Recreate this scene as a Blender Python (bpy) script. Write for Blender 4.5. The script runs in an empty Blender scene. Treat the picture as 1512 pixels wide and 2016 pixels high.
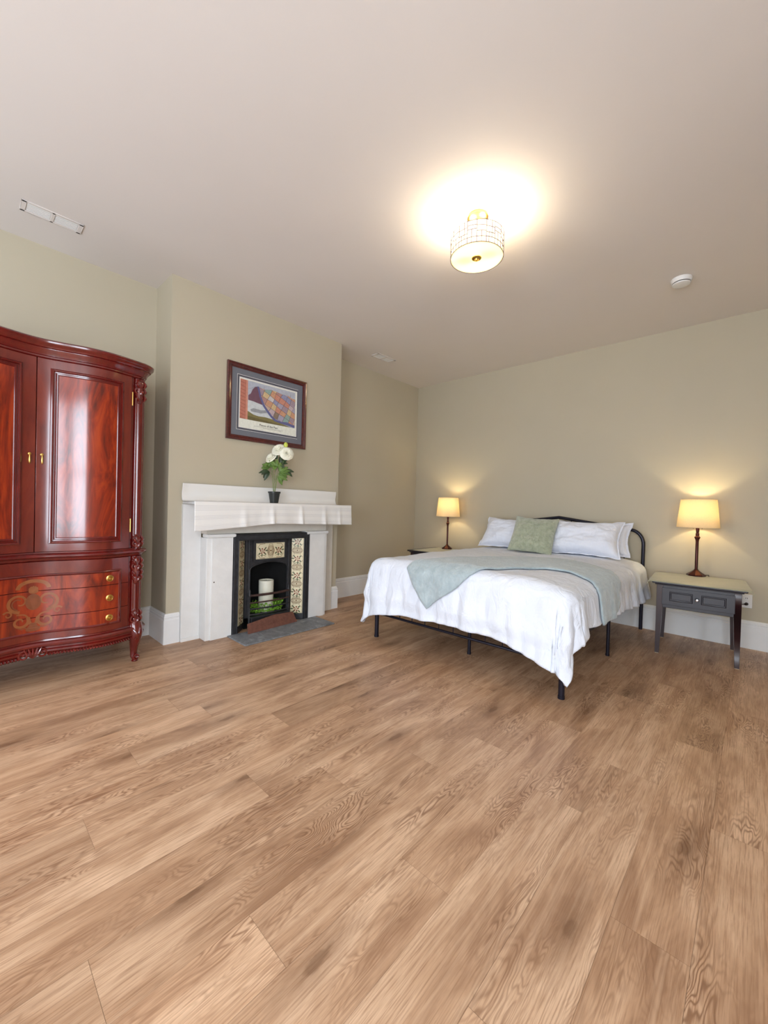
import bpy, math, random
from mathutils import Vector, Matrix, noise
R_ = math.radians
random.seed(7)
scene = bpy.context.scene
col = scene.collection

# ---------------------------------------------------------------- camera
cam_d = bpy.data.cameras.new('camera'); cam = bpy.data.objects.new('camera', cam_d); col.objects.link(cam)
cam_d.sensor_fit = 'HORIZONTAL'; cam_d.sensor_width = 36.0; cam_d.lens = 788.37 / 1512 * 36
cam_d.clip_start = 0.05
CF = Vector((-0.68122799, 0.73194597, -0.01354682)); CR = Vector((0.7314677, 0.68130105, 0.02799811)); CU = Vector((-0.02972257, -0.00916403, 0.99951618))
m = Matrix((CR, CU, -CF)).transposed().to_4x4(); m.translation = Vector((3.68211, -4.62686, 1.12))
cam.matrix_world = m
scene.camera = cam
# ---------------------------------------------------------------- world, light, exposure
scene.view_settings.view_transform = 'Standard'; scene.view_settings.look = 'None'
scene.view_settings.exposure = 0.18; scene.view_settings.gamma = 1.0
scene.view_settings.use_curve_mapping = False
world = bpy.data.worlds.new('sky'); scene.world = world; world.use_nodes = True
bg = world.node_tree.nodes['Background']; bg.inputs[0].default_value = (0.75, 0.87, 1.0, 1); bg.inputs[1].default_value = 2.0
H = 2.867            # ceiling height
RX, RY = 5.3, -6.4   # right wall x, rear wall y
WINS = [(0.35, 1.55), (3.0, 4.4)]     # window openings in the rear wall (x ranges)
WZ0, WZ1 = 0.4, 2.2
DAY = [44, 90]
def area(name, loc, sx, sy, rot, power, color):
    d = bpy.data.lights.new(name, 'AREA'); d.shape = 'RECTANGLE'; d.size = sx; d.size_y = sy; d.energy = power; d.color = color
    o = bpy.data.objects.new(name, d); o.location = loc; o.rotation_euler = rot; col.objects.link(o); return o
for (a, b), pw in zip(WINS, DAY):
    area('window_daylight', ((a + b) / 2, RY - 0.12, (WZ0 + WZ1) / 2), b - a, WZ1 - WZ0, (R_(90), 0, 0), pw, (0.79, 0.89, 1.0))
WINR = (-6.25, -5.05)    # window in the right wall (y range)
RZ0, RZ1 = .4, 2.7
area('window_daylight', (RX + 0.12, sum(WINR) / 2, (RZ0 + RZ1) / 2), WINR[1] - WINR[0], RZ1 - RZ0, (R_(90), 0, R_(90)), 88, (0.80, 0.89, 1.0))
CEIL_BULB, TABLE_BULB = 15, 5.5

# ---------------------------------------------------------------- materials
def srgb(r, g, b):
    f = lambda c: (c / 255 / 12.92) if c / 255 <= 0.04045 else ((c / 255 + 0.055) / 1.055) ** 2.4
    return (f(r), f(g), f(b), 1)
class N:
    def __init__(s, name):
        s.m = bpy.data.materials.new(name); s.m.use_nodes = True; s.t = s.m.node_tree; s.b = s.t.nodes['Principled BSDF']
        s.out = s.t.nodes['Material Output']
    def n(s, t, **k):
        x = s.t.nodes.new(t)
        for a, v in k.items(): setattr(x, a, v)
        return x
    def l(s, a, b): s.t.links.new(a, b)
    def set(s, **k):
        for a, v in k.items(): s.b.inputs[a.replace('_', ' ')].default_value = v
    def coord(s, scale=(1, 1, 1), kind='Object', src=None):
        mp = s.n('ShaderNodeMapping'); mp.inputs['Scale'].default_value = scale
        if src is None:
            tc = s.n('ShaderNodeTexCoord'); src = tc.outputs[kind]
        s.l(src, mp.inputs[0]); return mp.outputs[0]
    def noise(s, vec, scale=5, detail=3, rough=.55, dist=0):
        x = s.n('ShaderNodeTexNoise'); x.inputs['Scale'].default_value = scale; x.inputs['Detail'].default_value = detail
        x.inputs['Roughness'].default_value = rough; x.inputs['Distortion'].default_value = dist
        s.l(vec, x.inputs['Vector']); return x.outputs['Fac']
    def ramp(s, fac, stops):
        x = s.n('ShaderNodeValToRGB'); e = x.color_ramp.elements
        e[0].position, e[0].color = stops[0]; e[1].position, e[1].color = stops[-1]
        for p, c in stops[1:-1]:
            q = e.new(p); q.color = c
        s.l(fac, x.inputs[0]); return x.outputs[0]
    def mix(s, a, b, f, mode='MIX'):
        x = s.n('ShaderNodeMix', data_type='RGBA', blend_type=mode)
        for v, i in ((f, 0), (a, 6), (b, 7)):
            if hasattr(v, 'is_linked'): s.l(v, x.inputs[i])
            else: x.inputs[i].default_value = v
        return x.outputs[2]
    def math(s, op, a, b=0.0):
        x = s.n('ShaderNodeMath', operation=op)
        for v, i in ((a, 0), (b, 1)):
            if hasattr(v, 'is_linked'): s.l(v, x.inputs[i])
            else: x.inputs[i].default_value = v
        return x.outputs[0]
    def bump(s, h, strength=.2, dist=.01):
        x = s.n('ShaderNodeBump'); x.inputs['Strength'].default_value = strength; x.inputs['Distance'].default_value = dist
        s.l(h, x.inputs['Height']); s.l(x.outputs[0], s.b.inputs['Normal'])
    def col(s, c): s.l(c, s.b.inputs['Base Color'])

def flat(name, c, rough=.5, metal=0, var=.06, scale=12, bump=0, bscale=60, coat=0, sheen=0):
    q = N(name); q.set(Roughness=rough, Metallic=metal)
    v = q.coord(); f = q.noise(v, scale, 3)
    dk = tuple(x * (1 - var) for x in c[:3]) + (1,); lt = tuple(min(1, x * (1 + var)) for x in c[:3]) + (1,)
    q.col(q.ramp(f, [(.3, dk), (.7, lt)]))
    if bump: q.bump(q.noise(v, bscale, 4), bump, .004)
    if coat: q.b.inputs['Coat Weight'].default_value = coat; q.b.inputs['Coat Roughness'].default_value = .08
    if sheen: q.b.inputs['Sheen Weight'].default_value = sheen
    return q.m
M = {}
M['wall'] = flat('wall_paint', srgb(188, 178, 156), .62, var=.02, scale=1.5, bump=.06, bscale=180)
M['ceil'] = flat('ceiling_paint', srgb(222, 214, 208), .8, var=.015, scale=1.2, bump=.05, bscale=200)
M['trim'] = flat('white_gloss_trim', srgb(232, 232, 232), .35, var=.015)
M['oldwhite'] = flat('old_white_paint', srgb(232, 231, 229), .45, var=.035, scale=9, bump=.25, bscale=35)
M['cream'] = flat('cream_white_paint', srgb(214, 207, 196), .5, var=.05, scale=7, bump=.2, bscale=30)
M['iron'] = flat('blackened_cast_iron', srgb(52, 52, 55), .45, metal=.3, var=.25, scale=25, bump=.3, bscale=70)
M['rust'] = flat('brown_cast_iron', srgb(74, 52, 48), .5, metal=.3, var=.3, scale=25, bump=.3, bscale=70)
M['soot'] = flat('sooty_brick', srgb(14, 13, 13), .9, var=.4)
M['clay'] = flat('red_brown_cast_plate', srgb(108, 66, 52), .7, var=.22, scale=40, bump=.8, bscale=45)
M['bedmetal'] = flat('dark_blue_black_metal', srgb(38, 36, 48), .32, metal=.5, var=.1)
M['dark'] = flat('black_slats', srgb(12, 12, 13), .8)
M['nswood'] = flat('dark_espresso_painted_wood', srgb(34, 32, 42), .34, var=.1, scale=8, coat=.3)
M['nslegs'] = flat('dark_red_mahogany', srgb(44, 20, 24), .32, var=.15, scale=8, coat=.3)
M['lampmetal'] = flat('oil_rubbed_bronze', srgb(72, 32, 26), .28, metal=.6, var=.2)
M['gold'] = flat('polished_brass', srgb(206, 166, 92), .28, metal=1, var=.06)
M['chrome'] = flat('chrome', srgb(220, 220, 225), .12, metal=1, var=.02)
M['plastic'] = flat('white_plastic', srgb(228, 226, 224), .4, var=.02)
M['slot'] = flat('dark_slot', srgb(40, 34, 36), .7)
M['pot'] = flat('black_plastic_pot', srgb(38, 42, 42), .4, var=.1)
M['soil'] = flat('dark_soil', srgb(50, 38, 28), .9, var=.3, scale=80)
M['stem'] = flat('green_stem', srgb(110, 128, 60), .5, var=.1)
M['leaf'] = flat('green_leaf', srgb(98, 126, 58), .45, var=.3, scale=18)
M['darkleaf'] = flat('dark_green_leaf', srgb(52, 68, 44), .4, var=.4, scale=20)
M['petal'] = flat('cream_petals', srgb(240, 236, 216), .55, var=.04, scale=25, sheen=.3)
M['bud'] = flat('lime_bud', srgb(196, 204, 84), .5, var=.15, scale=40)
M['wax'] = flat('ivory_wax', srgb(235, 232, 214), .45, var=.02)
M['wreath'] = flat('bright_green_foliage', srgb(128, 176, 56), .5, var=.4, scale=30)
M['duvet'] = None
M['cushion'] = None
M['gap'] = flat('floor_gap', srgb(120, 88, 64), .8)
M['rubber'] = flat('black_cord', srgb(40, 26, 26), .5)
M['pale'] = flat('pale_sole', srgb(200, 180, 150), .6)
M['inlay'] = flat('pale_marquetry', srgb(140, 80, 42), .3, var=.2, scale=30, coat=.5)
M['inlay2'] = flat('brown_marquetry', srgb(120, 62, 34), .3, var=.2, scale=30, coat=.5)

def cloth(name, c, c2, bs=.35, scale=7, rough=.85, fine=350, sheen=.2):
    q = N(name); q.set(Roughness=rough); q.b.inputs['Sheen Weight'].default_value = sheen
    v = q.coord(); f = q.noise(v, scale, 4, .6, .6)
    q.col(q.ramp(f, [(.3, c2), (.7, c)]))
    w = q.noise(q.coord((1, 1, .45)), scale * 1.6, 4, .6, 1.2); g = q.noise(v, fine, 2)
    s = q.math('ADD', w, q.math('MULTIPLY', g, .06)); q.bump(s, bs, .03); return q.m
M['duvet'] = cloth('white_cotton_duvet', srgb(232, 236, 246), srgb(226, 231, 242), .55, 7)
M['pillow'] = cloth('white_pillowcase', srgb(234, 236, 246), srgb(228, 231, 242), .4, 9)
M['throw'] = cloth('pale_blue_grey_fleece', srgb(182, 195, 198), srgb(158, 173, 178), .45, 18, .95, 250, .6)
M['cushion'] = cloth('sage_green_plush', srgb(184, 189, 164), srgb(148, 154, 128), .6, 26, .95, 200, .7)
M['nscloth'] = cloth('sage_satin_cloth', srgb(176, 174, 148), srgb(164, 162, 136), .1, 10, .42)

# linen lampshade: translucent
def shade(name, c, tl=.6, lines=0):
    q = N(name); q.t.nodes.remove(q.b)
    d = q.n('ShaderNodeBsdfDiffuse'); t = q.n('ShaderNodeBsdfTranslucent'); mx = q.n('ShaderNodeMixShader'); mx.inputs[0].default_value = tl
    v = q.coord((1, 1, 3)); f = q.noise(v, 160 if lines else 60, 3)
    cr = q.ramp(f, [(.3, tuple(x * .84 for x in c[:3]) + (1,)), (.7, c)]) if lines else None
    for x in (d, t):
        if cr: q.l(cr, x.inputs[0])
        else: x.inputs[0].default_value = c
    q.l(d.outputs[0], mx.inputs[1]); q.l(t.outputs[0], mx.inputs[2]); q.l(mx.outputs[0], q.out.inputs[0]); return q.m
M['linen'] = shade('linen_shade', srgb(240, 226, 196), .36, 1)
M['drum'] = shade('white_drum_shade', srgb(250, 248, 240), .5)
M['glass'] = shade('frosted_diffuser', srgb(255, 246, 200), .6)
def emis(name, c, s):
    q = N(name); q.set(Roughness=.4); q.b.inputs['Emission Color'].default_value = c; q.b.inputs['Emission Strength'].default_value = s; q.b.inputs['Base Color'].default_value = c; return q.m
M['bulb'] = emis('lit_bulb', srgb(255, 214, 140), 5)

# cherry wood
def cherry(name, c1, c2, c3, sc=(6, 6, 1.1), fig=5, rough=.24, dist=2.0):
    q = N(name); q.set(Roughness=rough); q.b.inputs['Coat Weight'].default_value = 1; q.b.inputs['Coat Roughness'].default_value = .12; q.b.inputs['Coat IOR'].default_value = 1.6; q.b.inputs['Specular IOR Level'].default_value = .25
    v = q.coord(sc); a = q.noise(v, fig, 4, .6, dist); b = q.noise(q.coord((60, 60, 4)), 3, 3)
    f = q.math('ADD', q.math('MULTIPLY', a, .9), q.math('MULTIPLY', b, .1))
    q.col(q.ramp(f, [(.33, c1), (.5, c2), (.68, c3)])); return q.m
M['cherry'] = cherry('polished_cherry_wood', srgb(92, 20, 13), srgb(108, 28, 16), srgb(120, 36, 20), (2, 2, .6), 3)
M['cherrydark'] = cherry('dark_cherry_moulding', srgb(82, 13, 11), srgb(98, 17, 14), srgb(110, 22, 16), (2, 2, .6), 3, .2)
M['flame'] = cherry('flame_mahogany_veneer', srgb(88, 20, 8), srgb(136, 36, 11), srgb(166, 56, 16), (3.4, 3.4, .8), 2.2, .22, 3.5)
M['frame'] = cherry('dark_mahogany_frame', srgb(60, 14, 16), srgb(78, 20, 20), srgb(92, 30, 26), (8, 8, 8), 3, .3)

# slate hearth
q = N('slate'); q.set(Roughness=.6); f = q.noise(q.coord((1, 1.3, 1)), 9, 6, .7, 1.2)
q.col(q.ramp(f, [(.3, srgb(92, 94, 98)), (.55, srgb(128, 130, 133)), (.75, srgb(168, 170, 172))])); q.bump(f, .3, .01); M['slate'] = q.m
# striped mantel runner
q = N('white_striped_cloth'); q.set(Roughness=.9)
uv = q.n('ShaderNodeUVMap', uv_map='UVMap'); sp = q.n('ShaderNodeSeparateXYZ'); q.l(uv.outputs[0], sp.inputs[0])
w1 = q.math('SINE', q.math('MULTIPLY', sp.outputs[1], 640)); w2 = q.math('SINE', q.math('MULTIPLY', sp.outputs[1], 97))
st = q.math('MULTIPLY', q.math('MULTIPLY', q.math('GREATER_THAN', w1, .7), q.math('GREATER_THAN', w2, -.1)), q.math('GREATER_THAN', sp.outputs[1], .4))
base = q.mix(srgb(232, 229, 225), srgb(208, 205, 205), st); q.col(base); q.bump(q.math('ADD', st, q.noise(q.coord(), 400, 2)), .25, .003); M['runner'] = q.m
# oak plank floor
q = N('oak_planks')
uv = q.n('ShaderNodeUVMap', uv_map='grain'); g = uv.outputs[0]
id_ = q.n('ShaderNodeUVMap', uv_map='plank'); sid = q.n('ShaderNodeSeparateXYZ'); q.l(id_.outputs[0], sid.inputs[0])
c1 = q.coord((1.0, 5.0, 1), src=g)
warp = q.noise(c1, 1.7, 3, .5, .35)
vo = q.n('ShaderNodeTexVoronoi', voronoi_dimensions='2D'); vo.inputs['Scale'].default_value = 1.0; q.l(q.coord((1.0, 3.4, 1), src=g), vo.inputs['Vector'])
warp = q.math('ADD', warp, q.math('MULTIPLY', vo.outputs['Distance'], .2))
rings = q.math('SINE', q.math('MULTIPLY', warp, 210))
rings = q.math('MULTIPLY_ADD', rings, .5); q.t.nodes[-1].inputs[2].default_value = .5
rings = q.math('POWER', rings, 2.0)
ringmask = q.ramp(q.noise(q.coord((1.1, 4, 1), src=g), 1.3, 2), [(.47, (.04, .04, .04, 1)), (.62, (1, 1, 1, 1))])
fib = q.noise(q.coord((3.5, 110, 1), src=g), 2.2, 4, .65)
fib2 = q.noise(q.coord((1.0, 24, 1), src=g), 2.0, 4, .6, .4)
cloud = q.noise(q.coord((1.6, 5.5, 1), src=g), 1.5, 4, .6, .5)
basec = q.ramp(cloud, [(.32, srgb(162, 124, 95)), (.48, srgb(190, 152, 120)), (.66, srgb(214, 178, 146))])
basec = q.mix(basec, srgb(130, 92, 66), q.math('MULTIPLY', q.math('MULTIPLY', rings, ringmask), .85))
basec = q.mix(basec, srgb(146, 108, 80), q.ramp(fib, [(.46, (0, 0, 0, 1)), (.66, (.7, .7, .7, 1))]))
basec = q.mix(basec, srgb(216, 182, 150), q.ramp(fib2, [(.5, (0, 0, 0, 1)), (.75, (.55, .55, .55, 1))]))
wob = q.math('ADD', vo.outputs['Distance'], q.math('MULTIPLY', q.noise(q.coord((14, 30, 1), src=g), 1.2, 3), .09))
kn = q.ramp(wob, [(.075, (.7, .7, .7, 1)), (.10, (.38, .38, .38, 1)), (.24, (0, 0, 0, 1))])
basec = q.mix(basec, srgb(104, 70, 46), kn)
tint = q.ramp(sid.outputs[0], [(0, (.82, .80, .78, 1)), (.35, (.97, .95, .93, 1)), (.7, (1.0, 1.01, 1.02, 1)), (1, (1.1, 1.09, 1.08, 1))])
basec = q.mix(basec, tint, 1.0, 'MULTIPLY'); q.col(basec)
q.set(Roughness=.42); q.b.inputs['Specular IOR Level'].default_value = .4
q.bump(q.math('ADD', fib, q.math('MULTIPLY', rings, .3)), .12, .002); M['floor'] = q.m

# ---------------------------------------------------------------- mesh helpers
class B:
    def __init__(s): s.v = []; s.f = []; s.mi = []; s.uv = {}
    def add(s, vs, fs, mi=0, uvs=None):
        o = len(s.v); s.v += [Vector(p) for p in vs]
        for k, f in enumerate(fs):
            s.f.append(tuple(o + i for i in f)); s.mi.append(mi)
            if uvs: s.uv[len(s.f) - 1] = [uvs[i] for i in f]
        return s
    def box(s, a, b, mi=0):
        (x0, y0, z0), (x1, y1, z1) = a, b
        return s.add([(x, y, z) for z in (z0, z1) for y in (y0, y1) for x in (x0, x1)],
                     [(0, 2, 3, 1), (4, 5, 7, 6), (0, 1, 5, 4), (2, 6, 7, 3), (0, 4, 6, 2), (1, 3, 7, 5)], mi)
    def lathe(s, prof, c=(0, 0, 0), seg=32, mi=0, closed=False, mat=None):
        vs = []; n = len(prof)
        for r, z in prof:
            for k in range(seg):
                a = 2 * math.pi * k / seg; p = Vector((r * math.cos(a), r * math.sin(a), z))
                vs.append((mat @ p if mat else p) + Vector(c))
        fs = []
        for i in range(n if closed else n - 1):
            for k in range(seg):
                k2 = (k + 1) % seg; j = (i + 1) % n; fs.append((i * seg + k, i * seg + k2, j * seg + k2, j * seg + k))
        if not closed:
            if prof[0][0] > 1e-5: fs.append(tuple(range(seg))[::-1])
            if prof[-1][0] > 1e-5: fs.append(tuple((n - 1) * seg + k for k in range(seg)))
        return s.add(vs, fs, mi)
    def tube(s, pts, r, seg=8, mi=0, cyc=False):
        pts = [Vector(p) for p in pts]; n = len(pts); rr = r if isinstance(r, (list, tuple)) else [r] * n
        vs = []; up = None
        for i, p in enumerate(pts):
            a = pts[(i - 1) % n] if (i or cyc) else p; b = pts[(i + 1) % n] if (i < n - 1 or cyc) else p
            t = (b - a).normalized()
            if up is None: up = t.orthogonal().normalized()
            up = (up - t * up.dot(t)); up = up.normalized() if up.length > 1e-6 else t.orthogonal().normalized()
            w = t.cross(up)
            for k in range(seg):
                q_ = 2 * math.pi * k / seg; vs.append(p + (up * math.cos(q_) + w * math.sin(q_)) * rr[i])
        fs = []
        for i in range(n if cyc else n - 1):
            for k in range(seg):
                j = (i + 1) % n; k2 = (k + 1) % seg; fs.append((i * seg + k, i * seg + k2, j * seg + k2, j * seg + k))
        if not cyc: fs += [tuple(range(seg))[::-1], tuple((n - 1) * seg + k for k in range(seg))]
        return s.add(vs, fs, mi)
    def grid(s, f, nu, nv, mi=0, uvf=None):
        vs = [f(i / nu, j / nv) for j in range(nv + 1) for i in range(nu + 1)]
        fs = [(j * (nu + 1) + i, j * (nu + 1) + i + 1, (j + 1) * (nu + 1) + i + 1, (j + 1) * (nu + 1) + i) for j in range(nv) for i in range(nu)]
        uvs = [uvf(i / nu, j / nv) for j in range(nv + 1) for i in range(nu + 1)] if uvf else None
        return s.add(vs, fs, mi, uvs)
    def sweep(s, path, prof, mi=0, side=1, closed_prof=True):
        # path: 2D polyline; prof: (offset, z) pairs; the offset goes to the side given
        P = [Vector(p) for p in path]; n = len(P); vs = []
        for i in range(n):
            d0 = (P[i] - P[i - 1]).normalized() if i else (P[1] - P[0]).normalized()
            d1 = (P[i + 1] - P[i]).normalized() if i < n - 1 else d0
            n0 = Vector((d0.y, -d0.x)) * side; n1 = Vector((d1.y, -d1.x)) * side
            b = (n0 + n1); b = b.normalized(); k = 1 / max(.35, b.dot(n0))
            for o, z in prof: vs.append((P[i].x + b.x * o * k, P[i].y + b.y * o * k, z))
        q_ = len(prof); fs = []
        for i in range(n - 1):
            for k in range(q_ if closed_prof else q_ - 1):
                k2 = (k + 1) % q_; fs.append((i * q_ + k, i * q_ + k2, (i + 1) * q_ + k2, (i + 1) * q_ + k))
        if closed_prof: fs += [tuple(range(q_))[::-1], tuple((n - 1) * q_ + k for k in range(q_))]
        return s.add(vs, fs, mi)
    def prism(s, poly, f, d0, d1, mi=0):
        n = len(poly); vs = [f(u, v, d0) for u, v in poly] + [f(u, v, d1) for u, v in poly]
        fs = [tuple(range(n))[::-1], tuple(range(n, 2 * n))] + [(i, (i + 1) % n, n + (i + 1) % n, n + i) for i in range(n)]
        return s.add(vs, fs, mi)
    def build(s, name, mats, parent=None, smooth=True, bevel=0, solid=0, angle=40, world=True, sub=0):
        me = bpy.data.meshes.new(name)
        off = Vector((0, 0, 0))
        if parent is not None and world:
            r = parent
            while r.parent: r = r.parent
            off = r.location.copy()
        elif parent is None and world:
            xs = [p.x for p in s.v]; ys = [p.y for p in s.v]; off = Vector(((min(xs) + max(xs)) / 2, (min(ys) + max(ys)) / 2, min(p.z for p in s.v)))
        me.from_pydata([p - off for p in s.v], [], s.f)
        if not isinstance(mats, (list, tuple)): mats = [mats]
        for q_ in mats: me.materials.append(M[q_] if isinstance(q_, str) else q_)
        for p, k in zip(me.polygons, s.mi): p.material_index = k; p.use_smooth = smooth
        if s.uv:
            l = me.uv_layers.new(name='UVMap')
            for p in me.polygons:
                if p.index in s.uv:
                    for li, c in zip(p.loop_indices, s.uv[p.index]): l.data[li].uv = c
        me.validate(); me.update()
        import bmesh
        bm = bmesh.new(); bm.from_mesh(me)
        if not s.uv: bmesh.ops.remove_doubles(bm, verts=bm.verts, dist=1e-6)
        bmesh.ops.recalc_face_normals(bm, faces=bm.faces)
        if smooth:
            for e in bm.edges:
                if len(e.link_faces) == 2 and e.calc_face_angle(0) > R_(angle): e.smooth = False
        bm.to_mesh(me); bm.free()
        o = bpy.data.objects.new(name, me); col.objects.link(o)
        if parent is not None: o.parent = parent
        else: o.location = off
        if bevel:
            x = o.modifiers.new('bevel', 'BEVEL'); x.width = bevel; x.segments = 2; x.limit_method = 'ANGLE'; x.angle_limit = R_(35); x.harden_normals = False
        if solid:
            x = o.modifiers.new('solid', 'SOLIDIFY'); x.thickness = solid; x.offset = 0
        if sub:
            x = o.modifiers.new('sub', 'SUBSURF'); x.levels = sub; x.render_levels = sub
        return o
def tag(o, label=None, cat=None, group=None, kind=None):
    for k, v in (('label', label), ('category', cat), ('group', group), ('kind', kind)):
        if v: o[k] = v
    return o
def thing(name, loc, label, cat, group=None, rz=0):
    o = bpy.data.objects.new(name, None); o.empty_display_size = .1; col.objects.link(o)
    o.location = loc; o.rotation_euler = (0, 0, rz); return tag(o, label, cat, group)
def dup(root, loc, rz, label):
    r = root.copy(); col.objects.link(r); r.location = loc; r.rotation_euler = (0, 0, rz); r['label'] = label
    for ch in list(root.children):
        c = ch.copy(); col.objects.link(c); c.parent = r
        for g_ in list(ch.children):
            d = g_.copy(); col.objects.link(d); d.parent = c
    return r
def bulb_light(name, loc, power, parent, r=.03, color=(1, .84, .50)):
    d = bpy.data.lights.new(name, 'POINT'); d.energy = power; d.color = color; d.shadow_soft_size = r
    o = bpy.data.objects.new(name, d); col.objects.link(o); o.parent = parent; o.location = loc; return o
def arc(cx, cy, r, a0, a1, n): return [(cx + r * math.cos(R_(a0 + (a1 - a0) * i / n)), cy + r * math.sin(R_(a0 + (a1 - a0) * i / n))) for i in range(n + 1)]

# ---------------------------------------------------------------- room shell
CY0, CY1, CX = -3.497, -1.778, .339       # chimney breast
b = B(); b.box((-.1, RY - .2, -.12), (RX + .2, .1, -.004))
gr = {}; pl = {}
W = .178; x0 = 3.595; phases = {0: -2.767, -1: -3.373, -2: -2.627, -3: -3.02, -4: -2.44, -5: -2.87, -6: -3.195, -7: -3.55, -8: -3.794, -9: -4.31, -10: -3.462, -11: -4.085, -14: -3.368}
rnd = random.Random(3); base_f = len(b.f)
for k in range(-21, 11):
    xa, xb = x0 + k * W, x0 + (k + 1) * W
    if xb < .0 or xa > RX: continue
    xa, xb = max(xa, 0), min(xb, RX)
    ph = phases.get(k, -3.0 + rnd.random() * 1.2)
    y = ph - 1.2 * math.ceil((ph - RY) / 1.2)
    while y < 0:
        ya, yb = max(y, RY), min(y + 1.2, 0)
        if yb - ya > .01:
            g_ = .0003; o_ = (rnd.random() * 60, rnd.random() * 60); t_ = rnd.random()
            vs = [(xa + g_, ya + g_, 0), (xb - g_, ya + g_, 0), (xb - g_, yb - g_, 0), (xa + g_, yb - g_, 0)]
            b.add(vs, [(0, 1, 2, 3)], 1)
            gr[len(b.f) - 1] = [(p[1] - ya + o_[0], p[0] - xa + o_[1]) for p in vs]; pl[len(b.f) - 1] = t_
        y += 1.2
fl = bpy.data.meshes.new('floor'); fl.from_pydata(b.v, [], b.f); fl.materials.append(M['gap']); fl.materials.append(M['floor'])
L1 = fl.uv_layers.new(name='grain'); L2 = fl.uv_layers.new(name='plank')
for p in fl.polygons:
    p.material_index = b.mi[p.index]
    if p.index in gr:
        for li, c in zip(p.loop_indices, gr[p.index]): L1.data[li].uv = c; L2.data[li].uv = (pl[p.index], 0)
fo = bpy.data.objects.new('floor', fl); col.objects.link(fo); tag(fo, kind='structure')
def struct(name, b, mats, **k): o = b.build(name, mats, **k); tag(o, kind='structure'); return o
struct('ceiling', B().box((-.1, RY - .2, H), (RX + .2, .1, H + .1)), 'ceil', smooth=False)
struct('wall_left', B().box((-.1, RY - .2, 0), (0, .1, H)), 'wall', smooth=False)
struct('wall_back', B().box((0, 0, 0), (RX + .2, .1, H)), 'wall', smooth=False)
b = B()   # right wall with a window opening
b.box((RX, RY, 0), (RX + .2, WINR[0], H)); b.box((RX, WINR[1], 0), (RX + .2, 0, H)); b.box((RX, WINR[0], 0), (RX + .2, WINR[1], RZ0)); b.box((RX, WINR[0], RZ1), (RX + .2, WINR[1], H))
struct('wall_right', b, 'wall', smooth=False)
b = B(); xs = [0] + [v for w in WINS for v in w] + [RX + .2]
for i in range(0, len(xs), 2): b.box((xs[i], RY - .2, 0), (xs[i + 1], RY, H))
for a, c in WINS: b.box((a, RY - .2, 0), (c, RY, WZ0)); b.box((a, RY - .2, WZ1), (c, RY, H))
struct('wall_front', b, 'wall', smooth=False)
for i, (a, c) in enumerate(WINS):
    b = B(); t = .05; y0, y1 = RY - .11, RY - .05
    b.box((a, y0, WZ0), (a + t, y1, WZ1)); b.box((c - t, y0, WZ0), (c, y1, WZ1)); b.box((a, y0, WZ0), (c, y1, WZ0 + t)); b.box((a, y0, WZ1 - t), (c, y1, WZ1))
    b.box((a, y0, (WZ0 + WZ1) / 2 - .025), (c, y1, (WZ0 + WZ1) / 2 + .025))
    struct('window_%d' % (i + 1), b, 'trim', smooth=False)
b = B(); a, c = WINR; xx0, xx1 = RX + .05, RX + .11
b.box((xx0, a, RZ0), (xx1, a + .05, RZ1)); b.box((xx0, c - .05, RZ0), (xx1, c, RZ1)); b.box((xx0, a, RZ0), (xx1, c, RZ0 + .05)); b.box((xx0, a, RZ1 - .05), (xx1, c, RZ1)); b.box((xx0, a, 1.5), (xx1, c, 1.55))
struct('window_3', b, 'trim', smooth=False)
# chimney breast with firebox opening
b = B(); OY0, OY1, OZ = -3.0, -2.285, .83
b.box((0, CY0, 0), (CX, OY0, H)); b.box((0, OY1, 0), (CX, CY1, H)); b.box((0, OY0, OZ), (CX, OY1, H))
struct('wall_chimney', b, 'wall', smooth=False)
BB = [(0, 0), (.018, 0), (.018, .188), (.0145, .191), (.0145, .205), (.017, .209), (.012, .216), (.012, .224), (.006, .234), (0, .236)]
struct('baseboard_left', B().sweep([(.0, -6.4), (0, CY0), (CX, CY0), (CX, -3.398)], BB), 'trim', angle=25)
struct('baseboard_chimney', B().sweep([(CX, -1.862), (CX, CY1), (0, CY1), (0, 0), (.001, 0), (RX, 0)], BB), 'trim', angle=25)
struct('baseboard_right', B().sweep([(RX, -.02), (RX, RY)], BB), 'trim', angle=25)
# oak strip at the hearth edge
tag(B().box((.50, -2.165, 0.001), (.81, -2.148, .012)).build('threshold_strip', 'floor', smooth=False), 'thin oak edging strip beside the right end of the grey hearth', 'edging strip')

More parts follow.
